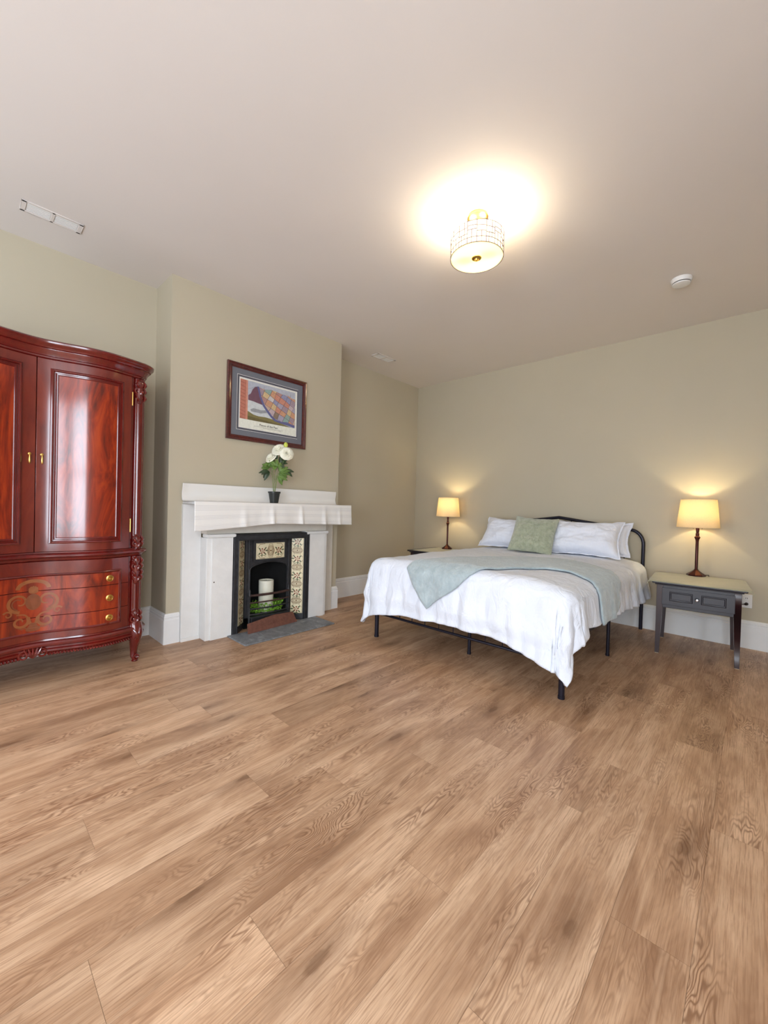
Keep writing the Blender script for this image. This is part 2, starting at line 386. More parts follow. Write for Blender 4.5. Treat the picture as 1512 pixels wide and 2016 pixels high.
# ---------------------------------------------------------------- ceiling fittings
for i, (y0, y1, lb) in enumerate([(-4.372, -4.075, 'white ceiling vent in two panels, above the red wardrobe'), (-1.352, -1.055, 'white ceiling vent in two panels, near the far corner of the room')]):
    if i == 0:
        t = thing('ceiling_vent', (.415, (y0 + y1) / 2, H - .012), lb, 'vent', 'flush ceiling vents')
        b = B(); xa, xb, ya, yb, z0, z1 = -.06, .06, -.148, .148, .006, .0118
        w = .014
        b.box((xa, ya, z0), (xa + w, yb, z1)); b.box((xb - w, ya, z0), (xb, yb, z1)); b.box((xa, ya, z0), (xb, ya + w * 1.7, z1)); b.box((xa, yb - w * 1.7, z0), (xb, yb, z1)); b.box((xa, -.009, z0), (xb, .009, z1))
        b.build('frame', 'ceil', t, world=False, bevel=.002)
        for s in (-1, 1):
            b = B(); y_a, y_b = (.01, .123) if s > 0 else (-.123, -.01)
            b.box((xa + .016, y_a, .009), (xb - .016, y_b, .0115))
            for k in range(5): b.box((xa + .022 + k * .017, y_a + .003, .0075), (xa + .027 + k * .017, y_b - .003, .0095))
            b.build('louvre_panel', 'plastic', t, world=False, smooth=False)
    else: dup(t, (.42, (y0 + y1) / 2, H - .012), 0, lb)
t = thing('smoke_detector', (3.222, -.968, H), 'round white smoke detector on the ceiling above the right bedside table', 'smoke detector')
B().lathe([(.066, -.0005), (.066, -.012), (.062, -.022), (.06, -.03), (.001, -.03)], seg=40).build('base', 'plastic', t, world=False)
B().lathe([(.055, -.0295), (.055, -.0355), (.047, -.0355)], seg=40).build('sensor_slot', 'slot', t, world=False)
B().lathe([(.056, -.035), (.053, -.042), (.03, -.046), (.0, -.047)], seg=40).build('cover', 'plastic', t, world=False)

t = thing('ceiling_light', (2.41, -2.51, H), 'flush drum ceiling light with white grid-pattern shade and brass canopy', 'ceiling light')
B().lathe([(.0, -.0005), (.062, -.001), (.062, -.012), (.05, -.022), (.02, -.026), (.0, -.026)], seg=40).build('canopy', 'gold', t, world=False)
b = B().tube([(0, 0, -.02), (0, 0, -.262)], .008, 12)
for k in range(3):
    a = k * 2.094; b.tube([(0, 0, -.128), (.15 * math.cos(a), .15 * math.sin(a), -.124)], .003, 8)
b.build('stem', 'gold', t, world=False)
Z0, Z1, RD = 2.62 - H, 2.745 - H, .153
dr = B().lathe([(RD, Z0), (RD, Z1), (RD - .002, Z1), (RD - .002, Z0)], seg=72, closed=True).build('drum_shade', 'drum', t, world=False)
b = B()
def ring(z, a0=0, a1=360, r=.0019):
    n = max(3, int((a1 - a0) / 5)); pts = [((RD + .001) * math.cos(R_(a0 + (a1 - a0) * i / n)), (RD + .001) * math.sin(R_(a0 + (a1 - a0) * i / n)), z) for i in range(n + 1)]
    b.tube(pts[:-1] if a1 - a0 >= 359 else pts, r, 5, cyc=a1 - a0 >= 359)
def vbar(a, z0, z1): b.tube([((RD + .001) * math.cos(R_(a)), (RD + .001) * math.sin(R_(a)), z) for z in (z0, z1)], .0019, 5)
ring(Z0, r=.0022); ring(Z1, r=.0018)
hh = Z1 - Z0; rr = random.Random(5)
for s in range(18):
    a = s * 20; vbar(a, Z0, Z1)
    if s % 3 == 0:
        ring(Z0 + hh * .75, a, a + 20); ring(Z0 + hh * .5, a, a + 20); ring(Z0 + hh * .25, a, a + 20); vbar(a + 10, Z0, Z0 + hh * .5)
    elif s % 3 == 1:
        ring(Z0 + hh * .72, a, a + 20); ring(Z0 + hh * .45, a, a + 20); ring(Z0 + hh * .25, a, a + 20); vbar(a + 13, Z0 + hh * .25, Z1); vbar(a + 6, Z0, Z0 + hh * .45)
    else:
        ring(Z0 + hh * .78, a, a + 20); ring(Z0 + hh * .6, a, a + 20); ring(Z0 + hh * .25, a, a + 20); vbar(a + 9, Z0, Z0 + hh * .6)
M['wire'] = flat('grey_purple_wire', srgb(92, 76, 92), .5)
b.build('grid_overlay', 'wire', dr, world=False)
B().lathe([(.0, Z0 + .004), (RD - .003, Z0 + .002), (RD - .003, Z0 + .006), (0, Z0 + .008)], seg=64).build('diffuser', 'glass', t, world=False)
B().lathe([(.0, Z0 - .016), (.008, Z0 - .014), (.012, Z0 - .006), (.028, Z0 - .002), (.029, Z0 + .001), (.0, Z0 + .001)], seg=32).build('finial', 'gold', t, world=False)
for s in (-1, 1):
    B().lathe([(0, -.03), (.012, -.028), (.026, -.012), (.028, .0), (.02, .02), (.012, .03), (0, .032)], (.07 * s, .02 * s, -.18), 16).build('bulb', 'bulb', t, world=False)
    bulb_light('bulb_glow', (.07 * s, .02 * s, -.125), CEIL_BULB / 2, t, .035, (1, .88, .68))

# ---------------------------------------------------------------- fireplace surround
t = thing('fireplace_surround', (.45, -2.64, 0), 'old white painted wooden fireplace surround with mantel shelf', 'fireplace surround')
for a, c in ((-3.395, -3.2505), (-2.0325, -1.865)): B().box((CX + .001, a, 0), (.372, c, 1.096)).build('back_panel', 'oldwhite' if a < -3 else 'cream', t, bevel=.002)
B().box((.3725, -3.394, 0.0), (.381, -3.251, .028)).build('skirting', 'oldwhite', t, bevel=.002)
B().box((CX + .001, -3.25, 0), (.48, -3.032, .828)).build('jamb', 'oldwhite', t, bevel=.003)
B().box((CX + .001, -2.254, 0), (.48, -2.033, .828)).build('jamb', 'oldwhite', t, bevel=.003)
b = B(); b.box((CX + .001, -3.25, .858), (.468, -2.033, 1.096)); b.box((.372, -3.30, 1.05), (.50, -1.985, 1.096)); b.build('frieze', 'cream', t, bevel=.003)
for a, c in ((-3.212, -3.034), (-2.252, -2.062)):
    p = B().box((.481, a, 0.0), (.492, c, .828)).build('pilaster', 'oldwhite', t, bevel=.002)
    B().sweep([(.40, a - .03), (.494, a - .03), (.494, c + (.012 if a < -3 else .025)), (.40, c + (.012 if a < -3 else .025))], [(-.03, .8285), (0, .8285), (.006, .834), (.008, .85), (.004, .857), (-.03, .857)], side=1).build('capital', 'oldwhite', p)
    if a < -3: B().lathe([(0, .0012), (.004, .001), (.0055, .0)], (.492, -3.19, .47), 12, mat=Matrix.Rotation(R_(90), 4, 'Y')).build('screw', 'slot', p)
B().box((CX + .001, -3.39, 1.098), (.60, -1.835, 1.118)).build('mantel_shelf', 'oldwhite', t, bevel=.004)

# cast iron insert
t = thing('cast_iron_fireplace', (.42, -2.642, 0), 'black cast iron fireplace insert with floral tiles and an open grate', 'fireplace')
YC = -2.6425
b = B()
# outer frame
for s in (-1, 1):
    ya, yb = sorted((YC + s * .3875, YC + s * .3385)); b.box((.455, ya, 0), (.494, yb, .85))
b.box((.455, YC - .3385, .80), (.494, YC + .3385, .85))
b.sweep([(.494, YC + .372), (.494, YC + .3725)], [(0, 0), (.004, 0), (.004, .8), (0, .8)])
for s in (-1, 1):
    b.tube([(.495, YC + s * .345, .0), (.495, YC + s * .345, .80)], .005, 8)
    b.tube([(.495, YC + s * .38, .0), (.495, YC + s * .38, .845)], .005, 8)
b.tube([(.495, YC - .345, .80), (.495, YC + .345, .80)], .005, 8); b.tube([(.495, YC - .38, .843), (.495, YC + .38, .843)], .005, 8)
b.build('outer_frame', 'iron', t, bevel=.002)
# splayed cheeks
OUT, INN = (.48, .3385), (.388, .238)
def cheek(s, u, z, off=0.0):
    # u 0 outer .. 1 inner
    x = OUT[0] + (INN[0] - OUT[0]) * u; y = OUT[1] + (INN[1] - OUT[1]) * u
    nx, ny = (OUT[1] - INN[1]), -(OUT[0] - INN[0]); l = math.hypot(nx, ny)
    return (x + nx / l * off, YC + s * (y + ny / l * off), z)
for s in (-1, 1):
    b = B(); b.prism([(0, 0), (1, 0), (1, .81), (0, .81)], lambda u, v, d: cheek(s, u, v, d), -.012, 0); b.build('cheek_plate', 'iron', t, smooth=False)
b = B(); b.prism([(YC - .3385, .80), (YC + .3385, .80), (YC + .238, .795), (YC - .238, .795)], lambda u, v, d: (OUT[0] if abs(u - YC) > .3 else INN[0], u, v + d), 0, .012); b.build('soffit_plate', 'iron', t, smooth=False)
# hood plate with arched opening
arch = [(-.195, .10), (-.195, .525), (-.18, .548), (-.14, .566), (-.07, .582), (0, .588), (.07, .582), (.14, .566), (.18, .548), (.195, .525), (.195, .10)]
b = B()
def hp(u, v, d): return (.392 + d, YC + u, v)
n = len(arch)
outer = [(-.238, .10), (-.238, .5), (-.238, .6), (-.2, .8), (-.1, .8), (0, .8), (.1, .8), (.2, .8), (.238, .6), (.238, .5), (.238, .10)]
vs = [hp(u, v, d) for d in (0, .02) for u, v in arch] + [hp(u, v, d) for d in (0, .02) for u, v in outer]
fs = []
for i in range(n - 1):
    fs += [(n + i, n + i + 1, 3 * n + i + 1, 3 * n + i), (i + 1, i, 2 * n + i, 2 * n + i + 1), (i, i + 1, n + i + 1, n + i)]
b.add(vs, fs); b.box((.392, YC - .238, .6), (.411, YC - .2, .8)); b.box((.392, YC + .2, .6), (.411, YC + .238, .8))
b.tube([hp(u, v, .022) for u, v in arch], .006, 8)
for s in (-1, 1): b.tube([(.415, YC + s * .205, .1), (.415, YC + s * .205, .79)], .007, 8)
b.box((.395, YC - .17, .60), (.425, YC + .17, .785))
# low relief scrollwork on both sides of the hood
for s in (-1, 1):
    for zc in (.62, .68, .74):
        b.tube([(.413, YC + s * (.19 + .011 * math.cos(a * .6) * (1 - a / 18)), zc + .022 * math.sin(a * .6) * (1 - a / 18)) for a in range(14)], .003, 6)
b.build('hood', 'iron', t, bevel=.001)
# firebox interior
b = B(); xa, xb, ya, yb, za, zb = .12, .391, YC - .23, YC + .23, 0.001, .80
v8 = [(xa, ya + .06, za), (xa, yb - .06, za), (xb, yb, za), (xb, ya, za), (xa, ya + .06, zb), (xa, yb - .06, zb), (xb, yb, zb), (xb, ya, zb)]
b.add(v8, [(0, 1, 2, 3), (4, 7, 6, 5), (0, 4, 5, 1), (1, 5, 6, 2), (3, 7, 4, 0)]); b.build('firebox', 'soot', t, smooth=False)
# tiles
M['tile'] = flat('cream_glazed_tile', srgb(226, 214, 178), .2, var=.05, coat=.5)
M['tilebrown'] = flat('tile_brown_line', srgb(138, 112, 82), .25, var=.1)
M['tilegreen'] = flat('tile_green_leaf', srgb(96, 100, 72), .25, var=.15)
M['tilered'] = flat('tile_red_flower', srgb(136, 72, 54), .25, var=.2)
def tile_panel(name, f, w, zs, horizontal=False):
    """f(u,v,off) on the panel plane; w wide, length zs, pattern repeats of about .15"""
    b = B(); L = zs
    b.prism([(0, 0), (w, 0), (w, L), (0, L)], lambda u, v, d: f(u, v, d), 0, .006)
    def ribbon(pts, r, mi):
        vs = []; n = len(pts)
        for i, (x, y) in enumerate(pts):
            a = pts[max(0, i - 1)]; c = pts[min(n - 1, i + 1)]; dx, dy = c[0] - a[0], c[1] - a[1]; l = math.hypot(dx, dy) or 1
            vs += [f(x - dy / l * r, y + dx / l * r, .0066), f(x + dy / l * r, y - dx / l * r, .0066)]
        b.add(vs, [(2 * i, 2 * i + 1, 2 * i + 3, 2 * i + 2) for i in range(n - 1)], mi)
    def blob(x, y, rx, ry, ang, mi, off=.0069, n=8):
        pts = []
        for k in range(n):
            a = 2 * math.pi * k / n; px, py = rx * math.cos(a), ry * math.sin(a); pts.append(f(x + px * math.cos(ang) - py * math.sin(ang), y + px * math.sin(ang) + py * math.cos(ang), off))
        b.add(pts, [tuple(range(n))], mi)
    reps = max(1, round((L - w * .5) / (w * 1.32))) if not horizontal else 1
    step = (L) / (reps + .5)
    def rose(cx, cy, s):
        for k in range(5): blob(cx + s * .17 * math.cos(k * 1.257 + .5), cy + s * .17 * math.sin(k * 1.257 + .5), s * .085, s * .06, k * 1.257, 3)
        blob(cx, cy, s * .09, s * .09, 0, 0, .0073); blob(cx, cy, s * .05, s * .05, 0, 3, .0076)
        for a, d in ((.8, .36), (2.4, .34), (3.9, .36), (5.4, .36), (4.6, .42), (.1, .36)): blob(cx + s * d * math.cos(a), cy + s * d * math.sin(a) * .8, s * .13, s * .06, a, 2)
        ribbon([(cx - s * .3, cy - s * .42), (cx - s * .1, cy - s * .3), (cx + s * .1, cy - s * .34), (cx + s * .3, cy - s * .42)], s * .018, 2)
    def medal(cx, cy, s, vert):
        for r_, q_ in ((.34, .013), (.27, .016), (.18, .016), (.42, .013)):
            k1, k2 = (r_ * 1.0, r_ * .64) if not vert else (r_ * .62, r_ * 1.0)
            if r_ == .42: pts = [(cx + s * k1 * 1.05, cy), (cx + s * k1 * .4, cy + s * k2), (cx - s * k1 * .4, cy + s * k2), (cx - s * k1 * 1.05, cy), (cx - s * k1 * .4, cy - s * k2), (cx + s * k1 * .4, cy - s * k2), (cx + s * k1 * 1.05, cy)]
            else: pts = [(cx + s * k1 * math.cos(a * .524), cy + s * k2 * math.sin(a * .524)) for a in range(13)]
            ribbon(pts, s * q_ * 1.2, 1)
        blob(cx, cy, s * .08, s * .07, 0, 1)
    if not horizontal:
        for k in range(reps + 1):
            cy = L - step * (k + .25) ; rose(w / 2, cy, w * .95)
            if k < reps: medal(w / 2, cy - step * .5, w, False)
            for s in (0, 1):
                x = w * .06 if s == 0 else w * .94
                if k < reps: ribbon([(x, cy - step * .1), (x + (.22 if s == 0 else -.22) * w, cy - step * .27), (x, cy - step * .5), (x + (.22 if s == 0 else -.22) * w, cy - step * .73), (x, cy - step * .9)], w * .014, 1)
    else:
        rose(w * .21, L * .5, L * .8); rose(w * .79, L * .5, L * .8); medal(w / 2, L / 2, L * 1.0, True)
        for sx in (0, 1):
            for sy in (0, 1): ribbon([(w * (.04 if sx == 0 else .96), L * (.3 if sy == 0 else .7)), (w * (.12 if sx == 0 else .88), L * (.07 if sy == 0 else .93)), (w * (.3 if sx == 0 else .7), L * (.05 if sy == 0 else .95))], L * .014, 1)
    ribbon([(.004, .004), (w - .004, .004), (w - .004, L - .004), (.004, L - .004), (.004, .004)], .0012, 1)
    return b.build(name, ['tile', 'tilebrown', 'tilegreen', 'tilered'], t, smooth=False)
CL = math.hypot(OUT[0] - INN[0], OUT[1] - INN[1])
for s in (-1, 1): tile_panel('tile_panel', lambda u, v, d, s=s: cheek(s, .05 + u / CL, v + .065, d + .001), CL * .88, .73)
tile_panel('hood_tile_panel', lambda u, v, d: (.4255 + d, YC - .145 + u, .617 + v), .29, .143, True)
# grate
def bow(z, r, n=14, bulge=.03):
    return [(.435 + bulge * (1 - (2 * i / n - 1) ** 2) + .0, YC - .2 + .4 * i / n, z) for i in range(n + 1)], r
for z, r in ((.30, .011), (.235, .007), (.18, .007), (.13, .007)):
    pts, r = bow(z, r); B().tube(pts, r, 8).build('grate_bar', 'rust' if z > .2 else 'iron', t)
for s in (-1, 1):
    B().lathe([(.012, .03), (.012, .05), (.009, .06), (.009, .28), (.014, .29), (.014, .31), (.008, .32), (.010, .335), (.005, .35), (0, .36)], (.43, YC + s * .2, 0), 12).build('grate_post', 'iron', t)
b = B(); b.box((.385, YC - .2, .095), (.465, YC + .2, .112)); b.box((.385, YC - .19, .012), (.45, YC + .19, .095)); b.box((.2, YC - .18, .10), (.39, YC + .18, .112)); b.build('grate_base', 'iron', t, bevel=.003)
# leaning plate and hearth
A_, B_ = Vector((.578, -2.925, .0125)), Vector((.536, -2.409, .0125))
up = Vector((-.045, -.006, .095)); th = Vector((-.012, 0, -.005))
b = B(); ex = (B_ - A_)
poly = [(0, 0), (1, 0), (.975, 1), (.6, 1.0), (.3, 1.0), (.02, .88)]
b.prism([(0.0, 0), (1.0, 0), (.97, .95), (.55, 1.06), (.03, .8), ], lambda u, v, d: A_ + ex * u + up * v + th * d, 0, 1)
for k in range(16):
    u = .22 + k * .037; b.tube([A_ + ex * u + up * .38 + Vector((.0008, 0, 0)), A_ + ex * (u + .012) + up * (.5 + .15 * math.sin(k)) + Vector((.0008, 0, 0)), A_ + ex * (u + .026) + up * .42 + Vector((.0008, 0, 0))], .0025, 5)
tag(b.build('fire_front_plate', 'clay', bevel=.002), 'rusty brown cast plate with raised lettering leaning against the grate', 'cast plate')
tag(B().box((CX + .156, -3.072, 0.0), (.80, -2.17, .011)).build('hearth_slab', 'slate', bevel=.003), 'grey slate hearth slab on the floor before the fireplace', 'hearth')
# candle and wreath
CC = Vector((.325, -2.618, .113))
t = thing('pillar_candle', CC, 'thick ivory pillar candle standing in the fire grate', 'candle')
B().lathe([(.066, 0), (.068, .004), (.068, .28), (.066, .287), (.062, .286), (.055, .278), (0, .276)], seg=40).build('wax_body', 'wax', t, world=False)
B().tube([(0, 0, .274), (.001, 0, .29)], .0012, 6).build('wick', 'slot', t, world=False)
b = B(); rr = random.Random(11)
for k in range(900):
    a = rr.uniform(0, 6.283); rad = rr.uniform(.078, .125); p = CC + Vector((rad * math.cos(a) * .9, rad * math.sin(a) * 1.4, rr.uniform(.004, .085)))
    p.x = max(.205, min(.43, p.x)); p.y = max(YC - .19, min(YC + .19, p.y))
    if (p.xy - CC.xy).length < .074: continue
    d = Vector((rr.uniform(-1, 1), rr.uniform(-1, 1), rr.uniform(-.3, 1))).normalized(); e = d.orthogonal().normalized(); e.rotate(Matrix.Rotation(rr.uniform(0, 6), 3, d)); l = rr.uniform(.014, .024); w = l * .32; nn = d.cross(e)
    b.add([p, p + d * l * .5 + e * w + nn * .002, p + d * l, p + d * l * .5 - e * w + nn * .002], [(0, 1, 2, 3)])
b.tube([CC + Vector((.09 * math.cos(a * .26), .125 * math.sin(a * .26), .02)) for a in range(24)], .005, 6, cyc=True)
tag(b.build('leaf_wreath', 'wreath', smooth=False), 'bright green leafy wreath round the candle in the grate', 'wreath')

# ---------------------------------------------------------------- mantel runner
SY0, SY1 = -3.402, -1.822
def runner(u, v):
    y = SY0 + (SY1 - SY0) * u
    n1 = noise.noise(Vector((y * 2.1, v * 1.4, 3)))
    # cross-section by arc length
    if v < .38:
        k = v / .38; z = 1.262 - .132 * k + .004 * n1; x = .355 + .007 * math.sin(k * 5.5 + 1) + .010 * k * k + .003 * n1 + (.022 * math.exp(-((u) / .02) ** 2) * (1 - k) * .5)
    elif v < .46:
        k = (v - .38) / .08; x = .365 + .03 * k; z = 1.130 - .0095 * math.sin(k * 1.57)
    elif v < .66:
        k = (v - .46) / .2; x = .395 + .207 * k; z = 1.1205 + .0012 * abs(n1)
    elif v < .70:
        k = (v - .66) / .04; x = .602 + .006 * math.sin(k * 1.57); z = 1.1205 - .008 * (1 - math.cos(k * 1.57))
    else:
        k = (v - .70) / .3
        hem = .893 + (.052 * min(1, max(0, (y - SY0) / .68)) ** 1.1 - .022 * max(0, (y + 2.72) / .9))
        z = 1.112 - (1.112 - hem) * k
        fold = sum(a * math.exp(-((y - c) / w) ** 2) for c, a, w in ((-3.0, .010, .03), (-2.86, -.006, .05), (-2.74, .014, .022), (-2.52, -.008, .06), (-2.44, .016, .02), (-2.17, .014, .025), (-2.1, -.006, .05), (-1.98, .008, .02)))
        x = .608 + fold * k * 1.3 + .006 * n1 * k + .008 * k
    return (x, y, z)
b = B(); b.grid(runner, 220, 90, uvf=lambda u, v: (u * 1.58, v * .62))
rn = tag(b.build('mantel_runner', 'runner', solid=.0022, angle=80), 'white striped cloth runner draped over the mantel shelf', 'table runner')

# ---------------------------------------------------------------- picture
t = thing('framed_picture', (CX, -2.645, 1.665), 'framed quilt print in a dark mahogany frame above the mantel', 'picture')
py0, py1, pz0, pz1 = -3.053, -2.2365, 1.667, 2.334
def ringp(b, y0, y1, z0, z1, prof, mi=0):
    """prof: (inset, x) pairs, joined round the rectangle"""
    vs = []
    for i_, x in prof: vs += [(x, y0 + i_, z0 + i_), (x, y1 - i_, z0 + i_), (x, y1 - i_, z1 - i_), (x, y0 + i_, z1 - i_)]
    fs = []
    for k in range(len(prof) - 1):
        for c in range(4): fs.append((k * 4 + c, k * 4 + (c + 1) % 4, k * 4 + 4 + (c + 1) % 4, k * 4 + 4 + c))
    b.add(vs, fs, mi)
b = B(); ringp(b, py0, py1, pz0, pz1, [(0, CX + .001), (0, CX + .022), (.006, CX + .028), (.016, CX + .024), (.020, CX + .020), (.030, CX + .022), (.034, CX + .016), (.043, CX + .014), (.044, CX + .006)]); b.build('frame', 'frame', t, angle=20)
M['mat1'] = flat('slate_grey_mat', srgb(108, 110, 118), .8, var=.03); M['mat2'] = flat('dark_grey_mat', srgb(84, 84, 92), .8, var=.03); M['matw'] = flat('white_mat_edge', srgb(225, 222, 222), .7, var=.02)
b = B(); x = CX + .0085
ringp(b, py0 + .04, py1 - .04, pz0 + .04, pz1 - .04, [(0, x), (.051, x), (.053, x - .001)], 0)
ringp(b, py0 + .093, py1 - .093 + .01, pz0 + .093, pz1 - .093, [(0, x - .001), (.003, x - .0012)], 2)
ringp(b, py0 + .096, py1 - .086, pz0 + .096, pz1 - .096, [(0, x - .0012), (.017, x - .002)], 1)
ringp(b, py0 + .113, py1 - .113 + .01, pz0 + .110, pz1 - .113, [(0, x - .002), (.006, x - .003)], 2)
b.build('mat_board', ['mat1', 'mat2', 'matw'], t, smooth=False)
pc = {'paper': (226, 226, 214), 'sky': (176, 180, 192), 'sky2': (200, 204, 206), 'brick': (184, 116, 98), 'brickd': (140, 78, 66), 'brickl': (198, 136, 116), 'plum': (112, 78, 92), 'blue': (98, 98, 142), 'olive': (126, 116, 72), 'oliv2': (104, 94, 60), 'hill': (150, 152, 156)}
names = list(pc); mats = [flat('print_' + k, srgb(*pc[k]), .6, var=.08, scale=40) for k in names]
quilt = [(196, 162, 140), (214, 178, 120), (208, 140, 96), (160, 150, 176), (130, 132, 176), (126, 160, 152), (196, 168, 176), (176, 120, 110), (150, 124, 140), (204, 196, 196), (122, 96, 72), (206, 120, 92)]
mats += [flat('print_patch', srgb(*[int(v * .72 + 172 * .28) for v in c]), .6, var=.12, scale=90) for c in quilt]
M['printline'] = flat('print_line', srgb(96, 76, 84), .6); mats.append(M['printline']); LI = len(mats) - 1
b = B(); lay = [0]
X0P = CX + .0035
def P(pts, mi):
    lay[0] += 1; xx = X0P + lay[0] * .000012; b.add([(xx, y, z) for y, z in pts], [tuple(range(len(pts)))], mi)
Y0, Y1, ZB, ZT = -2.928, -2.3605, 1.861, 2.2065
P([(-2.945, 1.768), (-2.335, 1.768), (-2.335, 2.225), (-2.945, 2.225)], 0)
P([(Y0, ZB), (Y1, ZB), (Y1, ZT), (Y0, ZT)], names.index('sky'))
P([(-2.855, 1.90), (-2.58, 1.88), (-2.60, 1.98), (-2.70, 2.03), (-2.855, 2.04)], names.index('sky2'))
P([(-2.83, 1.955), (-2.80, 1.972), (-2.72, 1.968), (-2.68, 1.975), (-2.66, 1.955), (-2.72, 1.938), (-2.82, 1.938)], names.index('hill'))
P([(-2.855, ZB), (-2.40, ZB), (-2.52, 1.885), (-2.60, 1.905), (-2.68, 1.912), (-2.75, 1.908), (-2.80, 1.915), (-2.855, 1.938)], names.index('olive'))
P([(-2.855, ZB), (-2.45, ZB), (-2.58, 1.872), (-2.72, 1.885), (-2.855, 1.895)], names.index('oliv2'))
P([(Y0, ZB), (-2.855, ZB), (-2.857, ZT), (Y0, ZT)], names.index('brick'))
P([(-2.876, ZB), (-2.855, ZB), (-2.857, ZT), (-2.876, ZT)], names.index('brickl'))
for k in range(11):
    z = ZB + .012 + k * .031; P([(Y0, z), (-2.878, z - .012), (-2.878, z - .009), (Y0, z + .004)], names.index('brickd'))
P([(-2.879, ZB), (-2.8765, ZB), (-2.8765, ZT), (-2.879, ZT)], names.index('brickd'))
P([(-2.852, 2.078), (-2.83, 2.095), (-2.81, 2.14), (-2.785, 2.167), (-2.762, 2.172), (-2.745, 2.11), (-2.712, 2.018), (-2.76, 2.025), (-2.80, 2.032), (-2.852, 2.036)], names.index('plum'))
qt = [(-2.757, 2.174), (-2.735, 2.168), (-2.685, 2.163), (-2.62, 2.176), (-2.56, 2.168), (-2.51, 2.158), (-2.447, 2.163), (-2.40, 2.142), (Y1, 2.14)]
qb = [(Y1, 1.885), (-2.41, 1.893), (-2.46, 1.900), (-2.52, 1.90), (-2.58, 1.915), (-2.62, 1.945), (-2.66, 1.985), (-2.70, 2.03), (-2.73, 2.09)]
P(qt + qb, len(names) + 8)
def inside(p, poly):
    c = False; j = len(poly) - 1
    for i in range(len(poly)):
        if (poly[i][1] > p[1]) != (poly[j][1] > p[1]) and p[0] < (poly[j][0] - poly[i][0]) * (p[1] - poly[i][1]) / (poly[j][1] - poly[i][1]) + poly[i][0]: c = not c
        j = i
    return c
rr = random.Random(21); QP = qt + qb
for i in range(-2, 13):
    for j in range(-2, 10):
        # slanted quilt lattice
        cu = lambda a, c: (-2.79 + a * .050 + c * .020 + .006 * math.sin(a * 2 + c), 1.84 + c * .046 - a * .014 + .30 * max(0, 1 - a / 9) * .25 + .005 * math.sin(c * 3 + a))
        pts = [cu(i, j), cu(i + 1, j), cu(i + 1, j + 1), cu(i, j + 1)]
        poly = QP[:]                                # quilt outline cut to this patch
        ar = sum(pts[k][0] * pts[(k + 1) % 4][1] - pts[(k + 1) % 4][0] * pts[k][1] for k in range(4))
        for k in range(4):
            A, C2 = pts[k], pts[(k + 1) % 4]; sd_ = lambda p: ((C2[0] - A[0]) * (p[1] - A[1]) - (C2[1] - A[1]) * (p[0] - A[0])) * (1 if ar > 0 else -1)
            out = []
            for q_ in range(len(poly)):
                p, p2 = poly[q_], poly[(q_ + 1) % len(poly)]; f0, f1 = sd_(p), sd_(p2)
                if f0 >= 0: out.append(p)
                if f0 * f1 < 0: w = f0 / (f0 - f1); out.append((p[0] + (p2[0] - p[0]) * w, p[1] + (p2[1] - p[1]) * w))
            poly = out
            if len(poly) < 3: break
        if len(poly) < 3: continue
        P(poly, LI); c = (sum(p[0] for p in poly) / len(poly), sum(p[1] for p in poly) / len(poly)); mi = len(names) + rr.randrange(12)
        P([(c[0] + (p[0] - c[0]) * .94, c[1] + (p[1] - c[1]) * .94) for p in poly], mi)
        for q_ in range(4):
            if rr.random() < .5: continue
            e = (c[0] + rr.uniform(-.009, .009), c[1] + rr.uniform(-.009, .009)); w = .0018; P([(e[0] - w, e[1]), (e[0], e[1] - w), (e[0] + w, e[1]), (e[0], e[1] + w)], len(names) + rr.randrange(12))
bl = [(-2.77, 2.173), (-2.75, 2.175), (-2.725, 2.09), (-2.69, 2.02), (-2.65, 1.975), (-2.61, 1.935), (-2.57, 1.908), (-2.51, 1.898), (-2.45, 1.905), (-2.40, 1.893), (Y1, 1.885)]
bl2 = [(Y1, 1.863), (-2.42, 1.872), (-2.50, 1.88), (-2.585, 1.892), (-2.63, 1.925), (-2.67, 1.965), (-2.71, 2.012), (-2.745, 2.09)]
P(bl + bl2, names.index('blue'))
P([(-2.855, 2.13), (-2.78, 2.167), (-2.78, 2.1685), (-2.855, 2.1315)], LI)
for y in (-2.70, -2.415): P([(y - .0015, 2.15), (y + .0015, 2.15), (y + .001, 2.19), (y - .001, 2.19)], LI)
pr_ = b.build('print', mats, t, smooth=False)
def text(s, size, y, z, x, mat, parent, center=True):
    c = bpy.data.curves.new('caption', 'FONT'); c.body = s; c.size = size; c.align_x = 'CENTER'; c.extrude = .0002; c.offset = .0001
    o = bpy.data.objects.new('caption_tmp', c); col.objects.link(o); bpy.context.view_layer.update()
    me = bpy.data.meshes.new_from_object(o.evaluated_get(bpy.context.evaluated_depsgraph_get())); bpy.data.objects.remove(o)
    me.materials.clear(); me.materials.append(M[mat]); me.transform(Matrix(((0, 0, 1, 0), (1, 0, 0, 0), (0, 1, 0, 0), (0, 0, 0, 1))))
    o = bpy.data.objects.new('caption', me); col.objects.link(o); o.parent = parent
    r = parent
    while r.parent: r = r.parent
    o.location = Vector((x, y, z)) - r.location; return o
text('Pieces of the Past', .0265, -2.643, 1.823, X0P + .0006, 'slot', t)
M['greyink'] = flat('grey_ink', srgb(150, 148, 140), .7)
b = B()
for zz, ya, yb in ((1.812, -2.79, -2.49), (1.805, -2.70, -2.51)):
    y = ya
    while y < yb:
        w = random.uniform(.006, .016); b.box((X0P + .0003, y, zz), (X0P + .0005, min(yb, y + w), zz + .0028)); y += w + .003
b.build('small_print_lines', 'greyink', t, smooth=False)

